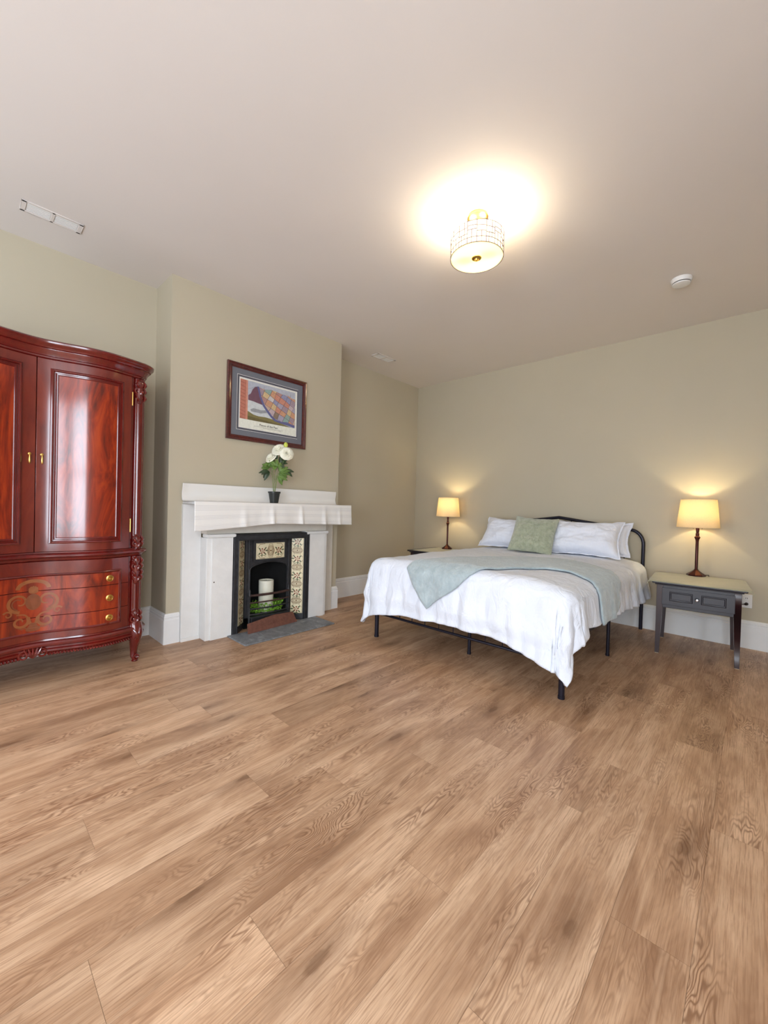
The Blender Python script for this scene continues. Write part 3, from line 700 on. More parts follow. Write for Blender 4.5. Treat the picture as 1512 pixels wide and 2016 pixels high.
# ---------------------------------------------------------------- potted peony
PC = Vector((.475, -2.648, 1.1235))
t = thing('potted_peony', PC, 'artificial white peonies in a small black pot on the mantel', 'potted flowers')
b = B(); 
def sq(r, z, n=32):
    out = []
    for k in range(n):
        a = 2 * math.pi * k / n; c, s = math.cos(a), math.sin(a); q_ = (abs(c) ** 4 + abs(s) ** 4) ** -.25; rad = r * (1 + (q_ - 1) * .6); out.append(Vector((rad * c, rad * s, z)))
    return out
prof = [(.033, 0.0), (.046, .088), (.0505, .089), (.051, .104), (.046, .104), (.043, .09)]
vs = []; n = 32
for r, z in prof: vs += sq(r, z)
b.add(vs, [(i * n + k, i * n + (k + 1) % n, (i + 1) * n + (k + 1) % n, (i + 1) * n + k) for i in range(len(prof) - 1) for k in range(n)] + [tuple(range(n))[::-1]])
b.build('pot', 'pot', t, world=False); B().lathe([(0, .092), (.042, .09)], seg=24).build('soil', 'soil', t, world=False)
hd = Vector((CR.x, CR.y, 0)).normalized(); fw = Vector((-CF.x, -CF.y, 0)).normalized()
def pp(y, z, dep=0.0): return hd * ((y + 2.645) * .72) + fw * dep + Vector((0, 0, z - PC.z))
def stem(p0, p1, p2, r=.0024, name='stem'):
    pts = [(1 - k) ** 2 * p0 + 2 * k * (1 - k) * p1 + k * k * p2 for k in [i / 12 for i in range(13)]]
    B().tube(pts, [r * (1 - .4 * i / 12) for i in range(13)], 7).build(name, 'stem', t, world=False)
F1, F2, F3, BD = pp(-2.605, 1.612, .01), pp(-2.49, 1.575, .03), pp(-2.70, 1.54, 0), pp(-2.515, 1.65, 0)
base = Vector((0, 0, .09))
for tip, dx in ((F1, -.004), (F2, .006), (F3, -.008), (BD, .003)):
    stem(base + hd * dx, Vector((0, 0, .25)) + hd * dx * 2.5, tip - Vector((0, 0, .015)))
def flower(c, R, up_, nlay=5, name='peony_flower', seed=0):
    rr = random.Random(seed); b = B(); up_ = up_.normalized(); e1 = up_.orthogonal().normalized(); e2 = up_.cross(e1)
    for L in range(nlay):
        k = L / (nlay - 1); npet = 5 + L; tilt = .15 + 1.15 * k; ln = R * (.55 + .5 * k); wd = R * (.42 + .2 * k)
        for j in range(npet):
            a = 2 * math.pi * (j + .5 * (L % 2) + rr.uniform(-.15, .15)) / npet; d = e1 * math.cos(a) + e2 * math.sin(a); sd = up_.cross(d)
            def f(u, v, d=d, sd=sd, tilt=tilt, ln=ln, wd=wd):
                t_ = tilt * (v ** .7); w = wd * math.sin(min(1, v * 1.15 + .12) * 2.3) ** .8
                uu = (u - .5) * 2; rad = ln * v
                p = c + d * (math.sin(t_) * rad + .12 * R) + up_ * (math.cos(t_) * rad - .25 * R - .18 * R * k) + sd * uu * w
                p += -d * (abs(uu) ** 2) * w * (-.35) * 0 + (up_ * (1 - k) * .3 - d * .35) * (uu * uu) * w + up_ * .03 * R * math.sin(uu * 7 + a)
                return p
            b.grid(f, 6, 6)
    return b.build(name, 'petal', t, world=False, solid=.0008, angle=180)
flower(F1, .060, Vector((0, 0, .8)) + fw * 1.1 - hd * .3, 6, seed=1)
flower(F2, .058, fw * 1.0 + Vector((0, 0, .35)) + hd * .45, 6, seed=2)
flower(F3, .054, Vector((0, 0, .8)) - hd * .6 + fw * .9, 5, seed=3)
b = B().lathe([(0, -.022), (.012, -.018), (.019, -.004), (.019, .008), (.013, .02), (.004, .027), (0, .028)], BD, 16); b.build('bud', 'bud', t, world=False)
def leaf(base_, d, l, w, mat, parent, droop=.35):
    d = d.normalized(); sd = d.cross(fw * .9 + Vector((0, 0, .5)) + hd * .15); sd = sd.normalized() if sd.length > .1 else hd; upn = sd.cross(d); upn = -upn if upn.z < 0 else upn; w *= 1.25
    def f(u, v):
        uu = (u - .5) * 2; ww = w * math.sin(math.pi * min(1, v * .96 + .02)) ** .8 * (1 - .3 * v)
        return base_ + d * l * v + sd * uu * ww + upn * (abs(uu) * ww * .35 - droop * l * v * v)
    return B().grid(f, 4, 8).build('leaf', mat, parent, world=False, solid=.0006, angle=180)
def spray(root, tip, dirs, l, w, mat):
    s_ = B().tube([root, (root + tip) / 2 + Vector((0, 0, .01)), tip], .0016, 6).build('leaf_stalk', 'stem', t, world=False)
    for d in dirs: leaf(tip, d, l * random.uniform(.85, 1.1), w, mat, s_)
Z_ = Vector((0, 0, 1))
trunk = lambda z: Vector((0, 0, z - PC.z))
spray(trunk(1.36), pp(-2.71, 1.445), [-hd * 1 + Z_ * .1, -hd + Z_ * .6, -hd * .4 + Z_, hd * .4 + Z_ * 1, -hd - Z_ * .35, fw * .9 + Z_ * .2], .085, .021, 'leaf')
spray(trunk(1.33), pp(-2.705, 1.405, .02), [-hd - Z_ * .15, -hd - Z_ * .7, -hd * .6 + fw * .6, -hd * .3 - Z_ * .6 + fw * .4], .085, .019, 'darkleaf')
spray(trunk(1.38), pp(-2.625, 1.455, .02), [hd * .2 + Z_, -hd * .5 + Z_ * .6 + fw * .3, hd + Z_ * .2, fw - Z_ * .3, -hd + Z_ * .2], .07, .019, 'leaf')
spray(trunk(1.40), pp(-2.575, 1.485, .01), [hd + Z_ * .15, hd + Z_ * .7, hd * .5 - Z_ * .4 + fw * .4, hd * .1 + Z_], .07, .018, 'darkleaf')
spray(trunk(1.33), pp(-2.575, 1.405, .02), [hd + Z_ * .3, hd * .9 + Z_ * .8, hd - Z_ * .1, hd - Z_ * .55, hd * .3 - Z_ * .8, Z_ + hd * .1], .085, .02, 'leaf')
spray(trunk(1.31), pp(-2.59, 1.365, .03), [hd - Z_ * .25, hd * .5 - Z_ * .9], .085, .019, 'leaf')
spray(trunk(1.36), pp(-2.52, 1.42, .0), [hd + Z_ * .05, hd * .9 - Z_ * .5], .075, .017, 'darkleaf')
spray(trunk(1.45), pp(-2.615, 1.525, .01), [-hd * .3 + Z_, -hd + Z_ * .2], .045, .012, 'darkleaf')

# ---------------------------------------------------------------- armoire
YA, AX0, AMP = -4.3, .538, .058
HW = .575
def XF(y, off=0.0):
    d = min(abs(y - YA), .62); return AX0 + AMP * (1 - math.cos(math.pi * d / .31)) / 2 + off
def slab(b, y0, y1, z0, z1, o0, o1, n=None, mi=0):
    n = n or max(2, int((y1 - y0) / .02)); vs = []
    for i in range(n + 1):
        y = y0 + (y1 - y0) * i / n
        vs += [(XF(y, o0), y, z0), (XF(y, o1), y, z0), (XF(y, o1), y, z1), (XF(y, o0), y, z1)]
    fs = [(0, 1, 2, 3), (4 * n + 3, 4 * n + 2, 4 * n + 1, 4 * n)]
    for i in range(n):
        for k in range(4): fs.append((4 * i + k, 4 * i + 4 + k, 4 * i + 4 + (k + 1) % 4, 4 * i + (k + 1) % 4))
    b.add(vs, fs, mi)
def ringc(b, y0, y1, z0, z1, prof, mi=0):
    """moulded rectangular ring lying on the curved front"""
    NY = 24; loops = []
    for ins, off in prof:
        a0, a1, c0, c1 = y0 + ins, y1 - ins, z0 + ins, z1 - ins
        L = [(a0 + (a1 - a0) * i / NY, c0) for i in range(NY + 1)] + [(a1, c1)] + [(a1 - (a1 - a0) * i / NY, c1) for i in range(1, NY + 1)]
        loops.append([(XF(y, off), y, z) for y, z in L])
    n = len(loops[0]); vs = [p for L in loops for p in L]
    fs = [(k * n + i, k * n + (i + 1) % n, (k + 1) * n + (i + 1) % n, (k + 1) * n + i) for k in range(len(loops) - 1) for i in range(n)]
    b.add(vs, fs, mi)
def plan(extra=0.0, back=.03):
    pts = [(back, YA - HW), (XF(YA - HW) - .04, YA - HW)]
    pts += [(XF(YA - HW) - .04 + .04 * math.sin(R_(a)), YA - HW + .04 * (1 - math.cos(R_(a)))) for a in (30, 60)]
    n = 48; pts += [(XF(y), y) for y in [YA - HW + .04 + (2 * HW - .08) * i / n for i in range(n + 1)]]
    pts += [(XF(YA + HW) - .04 + .04 * math.cos(R_(a)), YA + HW - .04 + .04 * math.sin(R_(a))) for a in (30, 60, 90)]
    pts += [(back, YA + HW)]
    return pts
t = thing('armoire', (.3, YA, 0), 'glossy red cherry wardrobe with bowed doors, drawers and carved corners', 'wardrobe')
b = B(); b.box((.03, YA - HW, .235), (.50, YA + HW, 1.97)); b.build('carcass', 'cherrydark', t, bevel=.003)
def solid_plan(b, z0, z1, shrink=0):
    P_ = plan(); n = len(P_); b.add([(x, y, z) for z in (z0, z1) for x, y in P_], [tuple(range(n))[::-1], tuple(range(n, 2 * n))] + [(i, (i + 1) % n, n + (i + 1) % n, n + i) for i in range(n)])
b = B(); solid_plan(b, 1.95, 2.04)
b.sweep(plan(), [(-.03, 1.948), (.004, 1.948), (.010, 1.954), (.010, 1.962), (.016, 1.966), (.02, 1.98), (.03, 1.994), (.032, 2.002), (.042, 2.006), (.046, 2.016), (.054, 2.022), (.06, 2.032), (.06, 2.042), (.052, 2.05), (-.03, 2.052)])
b.build('cornice', 'cherrydark', t, angle=35)
b = B(); solid_plan(b, .738, .775)
b.sweep(plan(), [(-.03, .733), (.006, .733), (.016, .742), (.018, .750), (.030, .754), (.036, .762), (.036, .770), (.028, .778), (.014, .782), (.012, .788), (-.03, .788)])
b.build('waist_moulding', 'cherrydark', t, angle=35)
b = B(); solid_plan(b, .20, .25)
b.sweep(plan(), [(-.03, .175), (.008, .172), (.020, .178), (.030, .190), (.030, .200), (.022, .206), (.022, .216), (.034, .224), (.036, .236), (.028, .246), (.012, .250), (.010, .258), (-.03, .258)])
# gadrooned bottom edge and shaped apron
for i in range(66):
    y = YA - .5 + i * 1.0 / 65
    if abs(y - YA) < .06: continue
    b.tube([(XF(y, .012), y, .178), (XF(y, .02), y + .006, .168), (XF(y, .008), y + .012, .160)], [.006, .008, .004], 6)
b.build('base_moulding', 'cherrydark', t, angle=35)
def smp(pts, rad, k=4):
    P_ = [Vector(p) for p in pts]; n = len(P_); o = []; ro = []
    for i in range(n - 1):
        a, b_, c, d = P_[max(0, i - 1)], P_[i], P_[i + 1], P_[min(n - 1, i + 2)]
        for j in range(k):
            t_ = j / k; o.append(.5 * ((2 * b_) + (c - a) * t_ + (2 * a - 5 * b_ + 4 * c - d) * t_ ** 2 + (3 * b_ - a - 3 * c + d) * t_ ** 3)); q_ = t_ * t_ * (3 - 2 * t_); ro.append(rad[i] * (1 - q_) + rad[i + 1] * q_)
    return o + [P_[-1]], ro + [rad[-1]]
def spiral(b, c, r, turns, r0, r1, flip=1, start=0, nrm='x'):
    pts = []; rad = []
    n = int(turns * 14)
    for i in range(n + 1):
        k = i / n; a = start + flip * turns * 2 * math.pi * k; q_ = r * (1 - k) ** .8
        pts.append((c[0] + .006 * k, c[1] + q_ * math.cos(a), c[2] + q_ * math.sin(a))); rad.append(r0 + (r1 - r0) * k)
    b.tube(pts, rad, 7)
b = B(); spiral(b, (XF(YA, .03), YA - .04, .185), .028, 1.3, .007, .005, 1, 1.2); spiral(b, (XF(YA, .03), YA + .04, .185), .028, 1.3, .007, .005, -1, 1.9)
for k in (-2, -1, 0, 1, 2): b.tube([(XF(YA, .03), YA, .165), (XF(YA, .042), YA + k * .012, .19), (XF(YA, .034), YA + k * .02, .222)], [.005, .009, .003], 7)
b.build('apron_carving', 'cherrydark', t)
for s in (-1, 1):
    ya, yb = sorted((YA + s * .0015, YA + s * .485))
    b = B(); slab(b, ya, yb, .79, 1.946, -.03, .012, mi=0)
    ra, rb = sorted((YA + s * .062, YA + s * .435))
    d = b.build('door', 'cherry', t, bevel=.002)
    b = B(); ringc(b, ra, rb, .838, 1.894, [(0, .012), (.002, .022), (.008, .026), (.014, .024), (.018, .016), (.024, .015), (.028, .021), (.034, .020), (.040, .013)])
    b.build('door_moulding', 'cherrydark', d, angle=30)
    b = B(); slab(b, ra + .038, rb - .038, .876, 1.856, .01, .0155); b.build('door_panel', 'flame', d)
    y = YA + s * .028; x = XF(y, .014)
    b = B(); b.lathe([(.007, 0), (.008, .003), (.0045, .006), (.004, .013), (.007, .016), (.0, .017)], (x - .002, y, 1.372), 12, mat=Matrix.Rotation(R_(90), 4, 'Y'))
    b.tube([(x + .012, y, 1.375), (x + .016, y, 1.36), (x + .014, y, 1.34), (x + .016, y, 1.322), (x + .014, y, 1.315)], [.004, .0035, .0055, .0045, .002], 8); b.build('handle', 'gold', d)
    for z in (.945, 1.80):
        y = YA + s * .490; B().tube([(XF(y, .014), y, z - .045), (XF(y, .014), y, z + .045)], .004, 8).build('hinge', 'gold', d)
# drawers
zs = [(.259, .399), (.401, .557), (.559, .732)]
for z0, z1 in zs:
    b = B(); slab(b, YA - .485, YA + .485, z0, z1, -.03, .012); d = b.build('drawer', 'cherry', t, bevel=.0015)
    p0, p1 = max(z0, .312), min(z1, .642)
    b = B(); slab(b, YA - .425, YA + .425, p0 if p0 > z0 + .01 else z0 + .0015, p1 if p1 < z1 - .01 else z1 - .0015, .011, .0135); b.build('drawer_veneer', 'flame', d)
    for s in (-1, 1):
        y = YA + s * .372; z = {.259: .345, .401: .474, .559: .602}[z0]; x = XF(y, .0135); mt = Matrix.Rotation(R_(90), 4, 'Y')
        b = B(); b.lathe([(0, .0), (.021, .0), (.021, .003), (.016, .005), (.008, .006), (.006, .012), (0, .013)], (x, y, z), 20, mat=mt)
        b.tube([(x + .010, y + .0145 * math.cos(a * .3927), z + .0145 * math.sin(a * .3927) - .002) for a in range(16)], .0028, 7, cyc=True)
        b.build('ring_pull', 'gold', d)
b = B(); ringc(b, YA - .44, YA + .44, .297, .657, [(0, .012), (.002, .02), (.007, .023), (.011, .017), (.016, .0135)]); b.build('drawer_moulding', 'cherrydark', t, angle=30)
# marquetry
b = B()
def inl(pts, r, mi):
    vs = []; n = len(pts)
    for i, (y, z) in enumerate(pts):
        a = pts[max(0, i - 1)]; c = pts[min(n - 1, i + 1)]; dx, dy = c[0] - a[0], c[1] - a[1]; l = math.hypot(dx, dy) or 1
        rr_ = (r[0] + (r[1] - r[0]) * i / (n - 1)) if isinstance(r, tuple) else r
        for q_ in (1, -1):
            yy, zz = YA + y - q_ * dy / l * rr_, z + q_ * dx / l * rr_; vs.append((XF(yy, .0141), yy, zz))
    b.add(vs, [(2 * i, 2 * i + 1, 2 * i + 3, 2 * i + 2) for i in range(n - 1)], mi)
def blob2(y, z, ry, rz_, mi, n=20, off=.0143):
    b.add([(XF(YA + y + ry * math.cos(6.283 * k / n), off), YA + y + ry * math.cos(6.283 * k / n), z + rz_ * math.sin(6.283 * k / n)) for k in range(n)], [tuple(range(n))], mi)
for s in (-1, 1):
    sp = lambda cy, cz, r, a0, turns, fl_=1, n=40: [(s * (cy + r * (1 - .75 * k / n) * math.cos(a0 + fl_ * turns * 6.283 * k / n)), cz + r * (1 - .75 * k / n) * math.sin(a0 + fl_ * turns * 6.283 * k / n)) for k in range(n + 1)]
    inl(sp(.062, .50, .058, -1.6, 1.05), (.009, .003), 0)           # big side scroll
    inl(sp(.062, .50, .044, -1.4, .55), (.003, .003), 1)
    inl(sp(.058, .385, .040, 2.6, 1.1, 1), (.009, .003), 0)
    inl(sp(.112, .435, .022, 0.5, 1.0, 1), (.005, .002), 0)
    inl([(s * p.x, p.y) for p in smp([(y, z, 0) for y, z in ((.0, .345), (.012, .37), (.02, .40), (.04, .424), (.075, .428))], [1] * 5)[0]], (.007, .003), 0)
    inl([(s * y, z) for y, z in ((.02, .335), (.035, .345), (.05, .34), (.07, .352))], (.005, .002), 1)
inl([(.07 * math.cos(a), .575 + .045 * math.sin(a)) for a in [math.pi * k / 16 for k in range(17)]], .010, 0)
blob2(0, .495, .036, .048, 1); blob2(0, .56, .022, .016, 0)
for k in range(5): blob2(.018 * math.cos(.5 + k * .55), .565 + .016 * math.sin(.5 + k * .55), .006, .010, 0, 8, .0146)
for k in range(3): blob2(0, .36 - k * .014, .018 + k * .008, .012, 1, 12, .0142)
b.build('marquetry', ['inlay', 'inlay2'], t, smooth=False)
# corner posts
for s in (-1, 1):
    cy = YA + s * (HW - .042); cx = XF(cy) - .028
    for z0, z1, cz in ((.79, 1.946, [(1.91, .024, 1), (1.865, .022, -1), (1.82, .018, 1), (.85, .024, 1), (.82, .02, -1)]), (.259, .732, [(.70, .022, 1), (.662, .022, -1), (.622, .02, 1), (.585, .014, -1), (.335, .022, 1), (.30, .024, -1)])):
        b = B(); n = 48; ring0 = []
        for k in range(n):
            a = 2 * math.pi * k / n; r = .041 * (1 + .06 * math.cos(a * 12)); ring0.append((cx + r * math.cos(a), cy + r * math.sin(a)))
        b.add([(x, y, z) for z in (z0, z1) for x, y in ring0], [(k, (k + 1) % n, n + (k + 1) % n, n + k) for k in range(n)] + [tuple(range(n))[::-1], tuple(range(n, 2 * n))])
        slab(b, *sorted((YA + s * .487, YA + s * (HW - .075))), z0, z1, -.03, .0)
        p = b.build('corner_post', 'cherrydark', t, angle=60)
        for clus in ([c_ for c_ in cz if c_[0] > (z0 + z1) / 2], [c_ for c_ in cz if c_[0] < (z0 + z1) / 2]):
            b = B()
            for z, r, fl_ in clus:
                r *= 1.15; spiral(b, (cx + .040, cy + s * .004 * fl_, z), r, 1.4, .0095, .0055, fl_, 1.57 * fl_)
                b.tube(*smp([(cx + .036, cy - .02 * fl_, z + .012), (cx + .052, cy - .012 * fl_, z - .012), (cx + .042, cy + .008 * fl_, z - .042)], [.005, .011, .002]), 7)
                b.tube(*smp([(cx + .028, cy + s * .026, z + .026), (cx + .036, cy + s * .036, z), (cx + .028, cy + s * .026, z - .03)], [.003, .012, .003]), 7)
            zz = [c_[0] for c_ in clus]; b.tube(*smp([(cx + .03, cy, min(zz) - .05), (cx + .037, cy, min(zz) - .02), (cx + .037, cy, max(zz)), (cx + .03, cy, max(zz) + .03)], [.004, .016, .016, .006]), 8)
            b.build('carving', 'cherrydark', p)
    # cabriole front leg and plain back leg
    b = B(); fx, fy = cx + .01, cy + s * .004
    pts = [(fx, fy, .262), (fx + .012, fy, .235), (fx + .02, fy + s * .003, .20), (fx + .016, fy + s * .003, .15), (fx + .004, fy, .10), (fx - .002, fy, .06), (fx + .004, fy, .032), (fx + .016, fy + s * .004, .018), (fx + .032, fy + s * .008, .020)]
    b.tube(pts, [.046, .048, .046, .036, .027, .022, .022, .018, .012], 14)
    spiral(b, (fx + .034, fy + s * .008, .034), .020, 1.3, .009, .006, -1, -1.57)
    b.lathe([(.02, 0.0), (.022, .004), (.016, .012)], (fx + .014, fy + s * .003, 0), 14)
    b.tube(*smp([(fx + .055, fy - .02, .23), (fx + .066, fy, .20), (fx + .05, fy + .012, .15), (fx + .032, fy + .004, .11)], [.006, .012, .009, .004]), 8)
    b.tube(*smp([(fx + .055, fy + .02, .235), (fx + .064, fy + .008, .19), (fx + .05, fy - .012, .16)], [.006, .009, .004]), 8)
    b.build('leg', 'cherrydark', t)
    b = B().box((.05, cy - .02, 0), (.09, cy + .02, .24)); b.build('leg', 'cherrydark', t, bevel=.004)

# ---------------------------------------------------------------- bed
BX0, BX1, BYH, BYF = 1.317, 2.857, -.09, -2.137
BC = (BX0 + BX1) / 2
t = thing('bed', (BC, -1.1, 0), 'dark metal platform bed with arched tubular headboard', 'bed')
b = B(); R0 = .016
def hb(s):
    xo = BC + s * .80
    pts = [Vector((xo, -.07, 0)), Vector((xo, -.07, .80))]
    for a in range(0, 91, 10):
        pts.append(Vector((xo - s * .12 * (1 - math.cos(R_(a))), -.07, .82 + .14 * math.sin(R_(a)))))
    pts.append(Vector((BC, -.07, 1.055))); return pts
L_ = hb(-1); R2 = hb(1); pts = L_ + R2[-2::-1]
b.tube(pts, R0, 12)
b.tube([(BC - .64, -.07, .945), (BC, -.07, 1.02), (BC + .64, -.07, .945)], .007, 8); b.tube([(BC - .8, -.07, .42), (BC + .8, -.07, .42)], .011, 10)
for k in range(-5, 6):
    xx = BC + k * .128; b.tube([(xx, -.07, .42), (xx, -.07, 1.05 - abs(k) * .0165)], .006, 8)
b.build('headboard', 'bedmetal', t)
b = B(); 
for x in (BX0, BX1): b.box((x - .012, BYF, .30), (x + .012, BYH, .335))
b.box((BX0, BYF - .012, .300), (BX1, BYF + .012, .335)); b.box((BC - .012, BYF, .295), (BC + .012, BYH, .33))
b.build('side_rails', 'bedmetal', t, bevel=.003)
b = B(); b.tube([(BX0, BYF, .205), (BX1, BYF, .205)], .010, 10)
for k in range(1, 12): b.tube([(BX0 + k * (BX1 - BX0) / 12, BYF, .205), (BX0 + k * (BX1 - BX0) / 12, BYF, .31)], .0035, 6)
b.build('foot_rail', 'bedmetal', t)
b = B()
for k in range(14): b.box((BX0, BYF + .08 + k * .145, .325), (BX1, BYF + .11 + k * .145, .336))
b.build('slats', 'dark', t)
for x, y in ((BX0, BYF), (BX1, BYF), (BX0, -1.12), (BX1, -1.12), (BC, -1.904), (BC, -1.12)):
    r = .018 if y == BYF else .013
    b = B(); b.tube([(x, y, .012), (x, y, .32)], r, 14); b.lathe([(r + .002, 0), (r + .002, .018), (r - .002, .02)], (x, y, 0), 14); b.build('leg', 'bedmetal', t)
t = B()
def mt_(u, v):
    return None
b = B(); b.box((BX0 + .01, BYF + .02, .3365), (BX1 - .01, BYH - .02, .60))
tag(b.build('mattress', 'pillow', bevel=.05), 'mattress under the white duvet on the metal bed', 'mattress')

# duvet as a draped sheet: s runs across the bed, t from head to foot
DX0, DX1, DY0, DY1 = 1.345, 2.832, -.16, -2.11    # straight top area
DW, DL = DX1 - DX0, DY0 - DY1
ZT_ = .668
def drape(s, tt, off=0.0, wob=True):
    ds = -s if s < 0 else max(0, s - DW); sg = -1 if s < 0 else 1; dt = max(0, tt - DL)
    x = DX0 + min(max(s, 0), DW); y = DY0 - min(max(tt, 0), DL)
    ce = math.sin(math.pi * min(max(s / DW, 0), 1)) ** .5 * .018
    z = ZT_ + ce * (1 - .0 * tt)
    z -= .018 * max(0, (min(s, DW) - (DW - .25)) / .25) ** 2 * (1 if s > DW - .25 else 0)
    if wob:
        z += .010 * noise.noise(Vector((s * 3.2, tt * 3.2, 1.3))) + .005 * noise.noise(Vector((s * 9, tt * 9, 5)))
    rho = (ds ** 2.0 + dt ** 2.0) ** .5
    if rho > .5: rho = .5 + .115 * math.tanh((rho - .5) / .115)
    if rho > 0:
        phi = math.atan2(dt, ds); r = .10
        if rho < r * 1.4: h, dr_ = r * math.sin(rho / r), r * (1 - math.cos(rho / r))
        else:
            q_ = rho - r * 1.4; h = r * math.sin(1.4) + q_ * .15; dr_ = r * (1 - math.cos(1.4)) + q_ * .985
        k = min(1, rho / .35)
        if wob:
            arcc = (s if dt > 0 and ds == 0 else (tt + DW * 1.7 if ds > 0 and dt == 0 else DW + .55 * phi / 1.57 + (0 if ds == 0 else 0)))
            cn = min(1, min(ds, dt) / .12)
            bs, bt = min(1, dt / .12), min(1, ds / .12)
            ff = noise.noise(Vector((s * 7 * (.25 + .75 * bs), tt * 7 * (.25 + .75 * bt), 9))) * .034 + noise.noise(Vector((s * 15 * (.3 + .7 * bs), tt * 15 * (.3 + .7 * bt), 4))) * .018
            ff *= 1 - .55 * cn; ff += .016 * math.sin(phi * 7 + 1) * cn
            h += ff * k
        hemc = min(1, rho / .42)
        h -= .03 * max(0, hemc - .85) / .15 * .6          # tuck at the hem
        x += sg * h * math.cos(phi); y -= h * math.sin(phi); z -= dr_
    return Vector((x, y, z + 0)) if not off else Vector((x, y, z))
def hemdrop(side, k):
    """overflow length (cloth) along a side; k is the position in metres"""
    tab = {'F': [(-.1, .52), (.0, .52), (.10, .50), (.3, .475), (.8, .455), (1.1, .46), (1.25, .475), (1.35, .50), (1.5, .53)],
           'R': [(0, .37), (.3, .37), (.7, .36), (1.1, .33), (1.5, .31), (1.8, .31), (1.95, .36), (2.1, .44)],
           'L': [(0, .36), (1.5, .40), (2.1, .48)]}[side]
    for (a, va), (c, vc) in zip(tab, tab[1:]):
        if k <= c: return va + (vc - va) * max(0, (k - a)) / (c - a)
    return tab[-1][1]
def dmap(u, v):
    # u,v in 0..1 -> cloth s,t
    NS = (u - .16) / (.84 - .16)
    if u < .16: s = -(1 - u / .16) * hemdrop('L', min(DL, max(0, v / .82 * DL)))
    elif u > .84: s = DW + (u - .84) / .16 * hemdrop('R', min(DL, v / .82 * DL))
    else: s = NS * DW
    tt = v / .82 * DL if v < .82 else DL + (v - .82) / .18 * hemdrop('F', min(DW, max(0, s)))
    return s, tt
b = B(); b.grid(lambda u, v: drape(*dmap(u, v)), 190, 200)
dv = b.build('duvet', 'duvet', angle=180, solid=.022)
tag(dv, 'large white cotton duvet spread over the bed and hanging at its sides', 'duvet')

# throw blanket on the duvet
TT = [(0.0, DW + .30, 1.20), (.12, DW + .12, 1.08), (.22, DW - .02, .96), (.38, DW - .42, .86), (.52, DW - .72, 1.10), (.66, DW - .90, 1.42), (.78, DW - 1.02, 1.70), (.88, DW - 1.07, 1.90), (1.0, DW - 1.13, DL + .10)]
TB = [(0.0, DW + .32, 1.62), (.12, DW + .14, 1.62), (.22, DW - .02, 1.55), (.38, DW - .28, 1.52), (.52, DW - .42, 1.72), (.66, DW - .50, 1.92), (.78, DW - .52, DL + .02), (.88, DW - .64, DL + .16), (1.0, DW - .91, DL + .36)]
def lerp(T, u):
    for a, c in zip(T, T[1:]):
        if u <= c[0]:
            k = (u - a[0]) / (c[0] - a[0]); return (a[1] + (c[1] - a[1]) * k, a[2] + (c[2] - a[2]) * k)
    return T[-1][1:]
def sm(T, u): 
    ks = [lerp(T, min(1, max(0, u + d))) for d in (-.05, -.025, 0, .025, .05)] if 0.05 < u < .95 else [lerp(T, u)]
    return (sum(k[0] for k in ks) / len(ks), sum(k[1] for k in ks) / len(ks))
def throw(u, v):
    a, c = sm(TT, u), sm(TB, u); s, tt = a[0] + (c[0] - a[0]) * v, a[1] + (c[1] - a[1]) * v
    p = drape(s, tt); e = .035; px = drape(s + e, tt) - drape(s - e, tt); pt = drape(s, tt + e) - drape(s, tt - e)
    n = px.cross(pt)
    n = n.normalized() if n.length > 0 else Vector((0, 0, 1))
    if n.z < 0 and abs(n.z) > .3: n = -n
    out = p - Vector((BC, -1.1, .4))
    if n.dot(out) < 0: n = -n
    ed = min(v, 1 - v, u * 3, (1 - u) * 3); h = .024 + .006 * min(1, ed / .06) + .004 * noise.noise(Vector((s * 8, tt * 8, 2)))
    return p + n * h
b = B(); b.grid(throw, 130, 46)
tag(b.build('throw_blanket', 'throw', angle=180, solid=.012), 'pale blue-grey fleece throw laid diagonally across the white duvet', 'blanket')

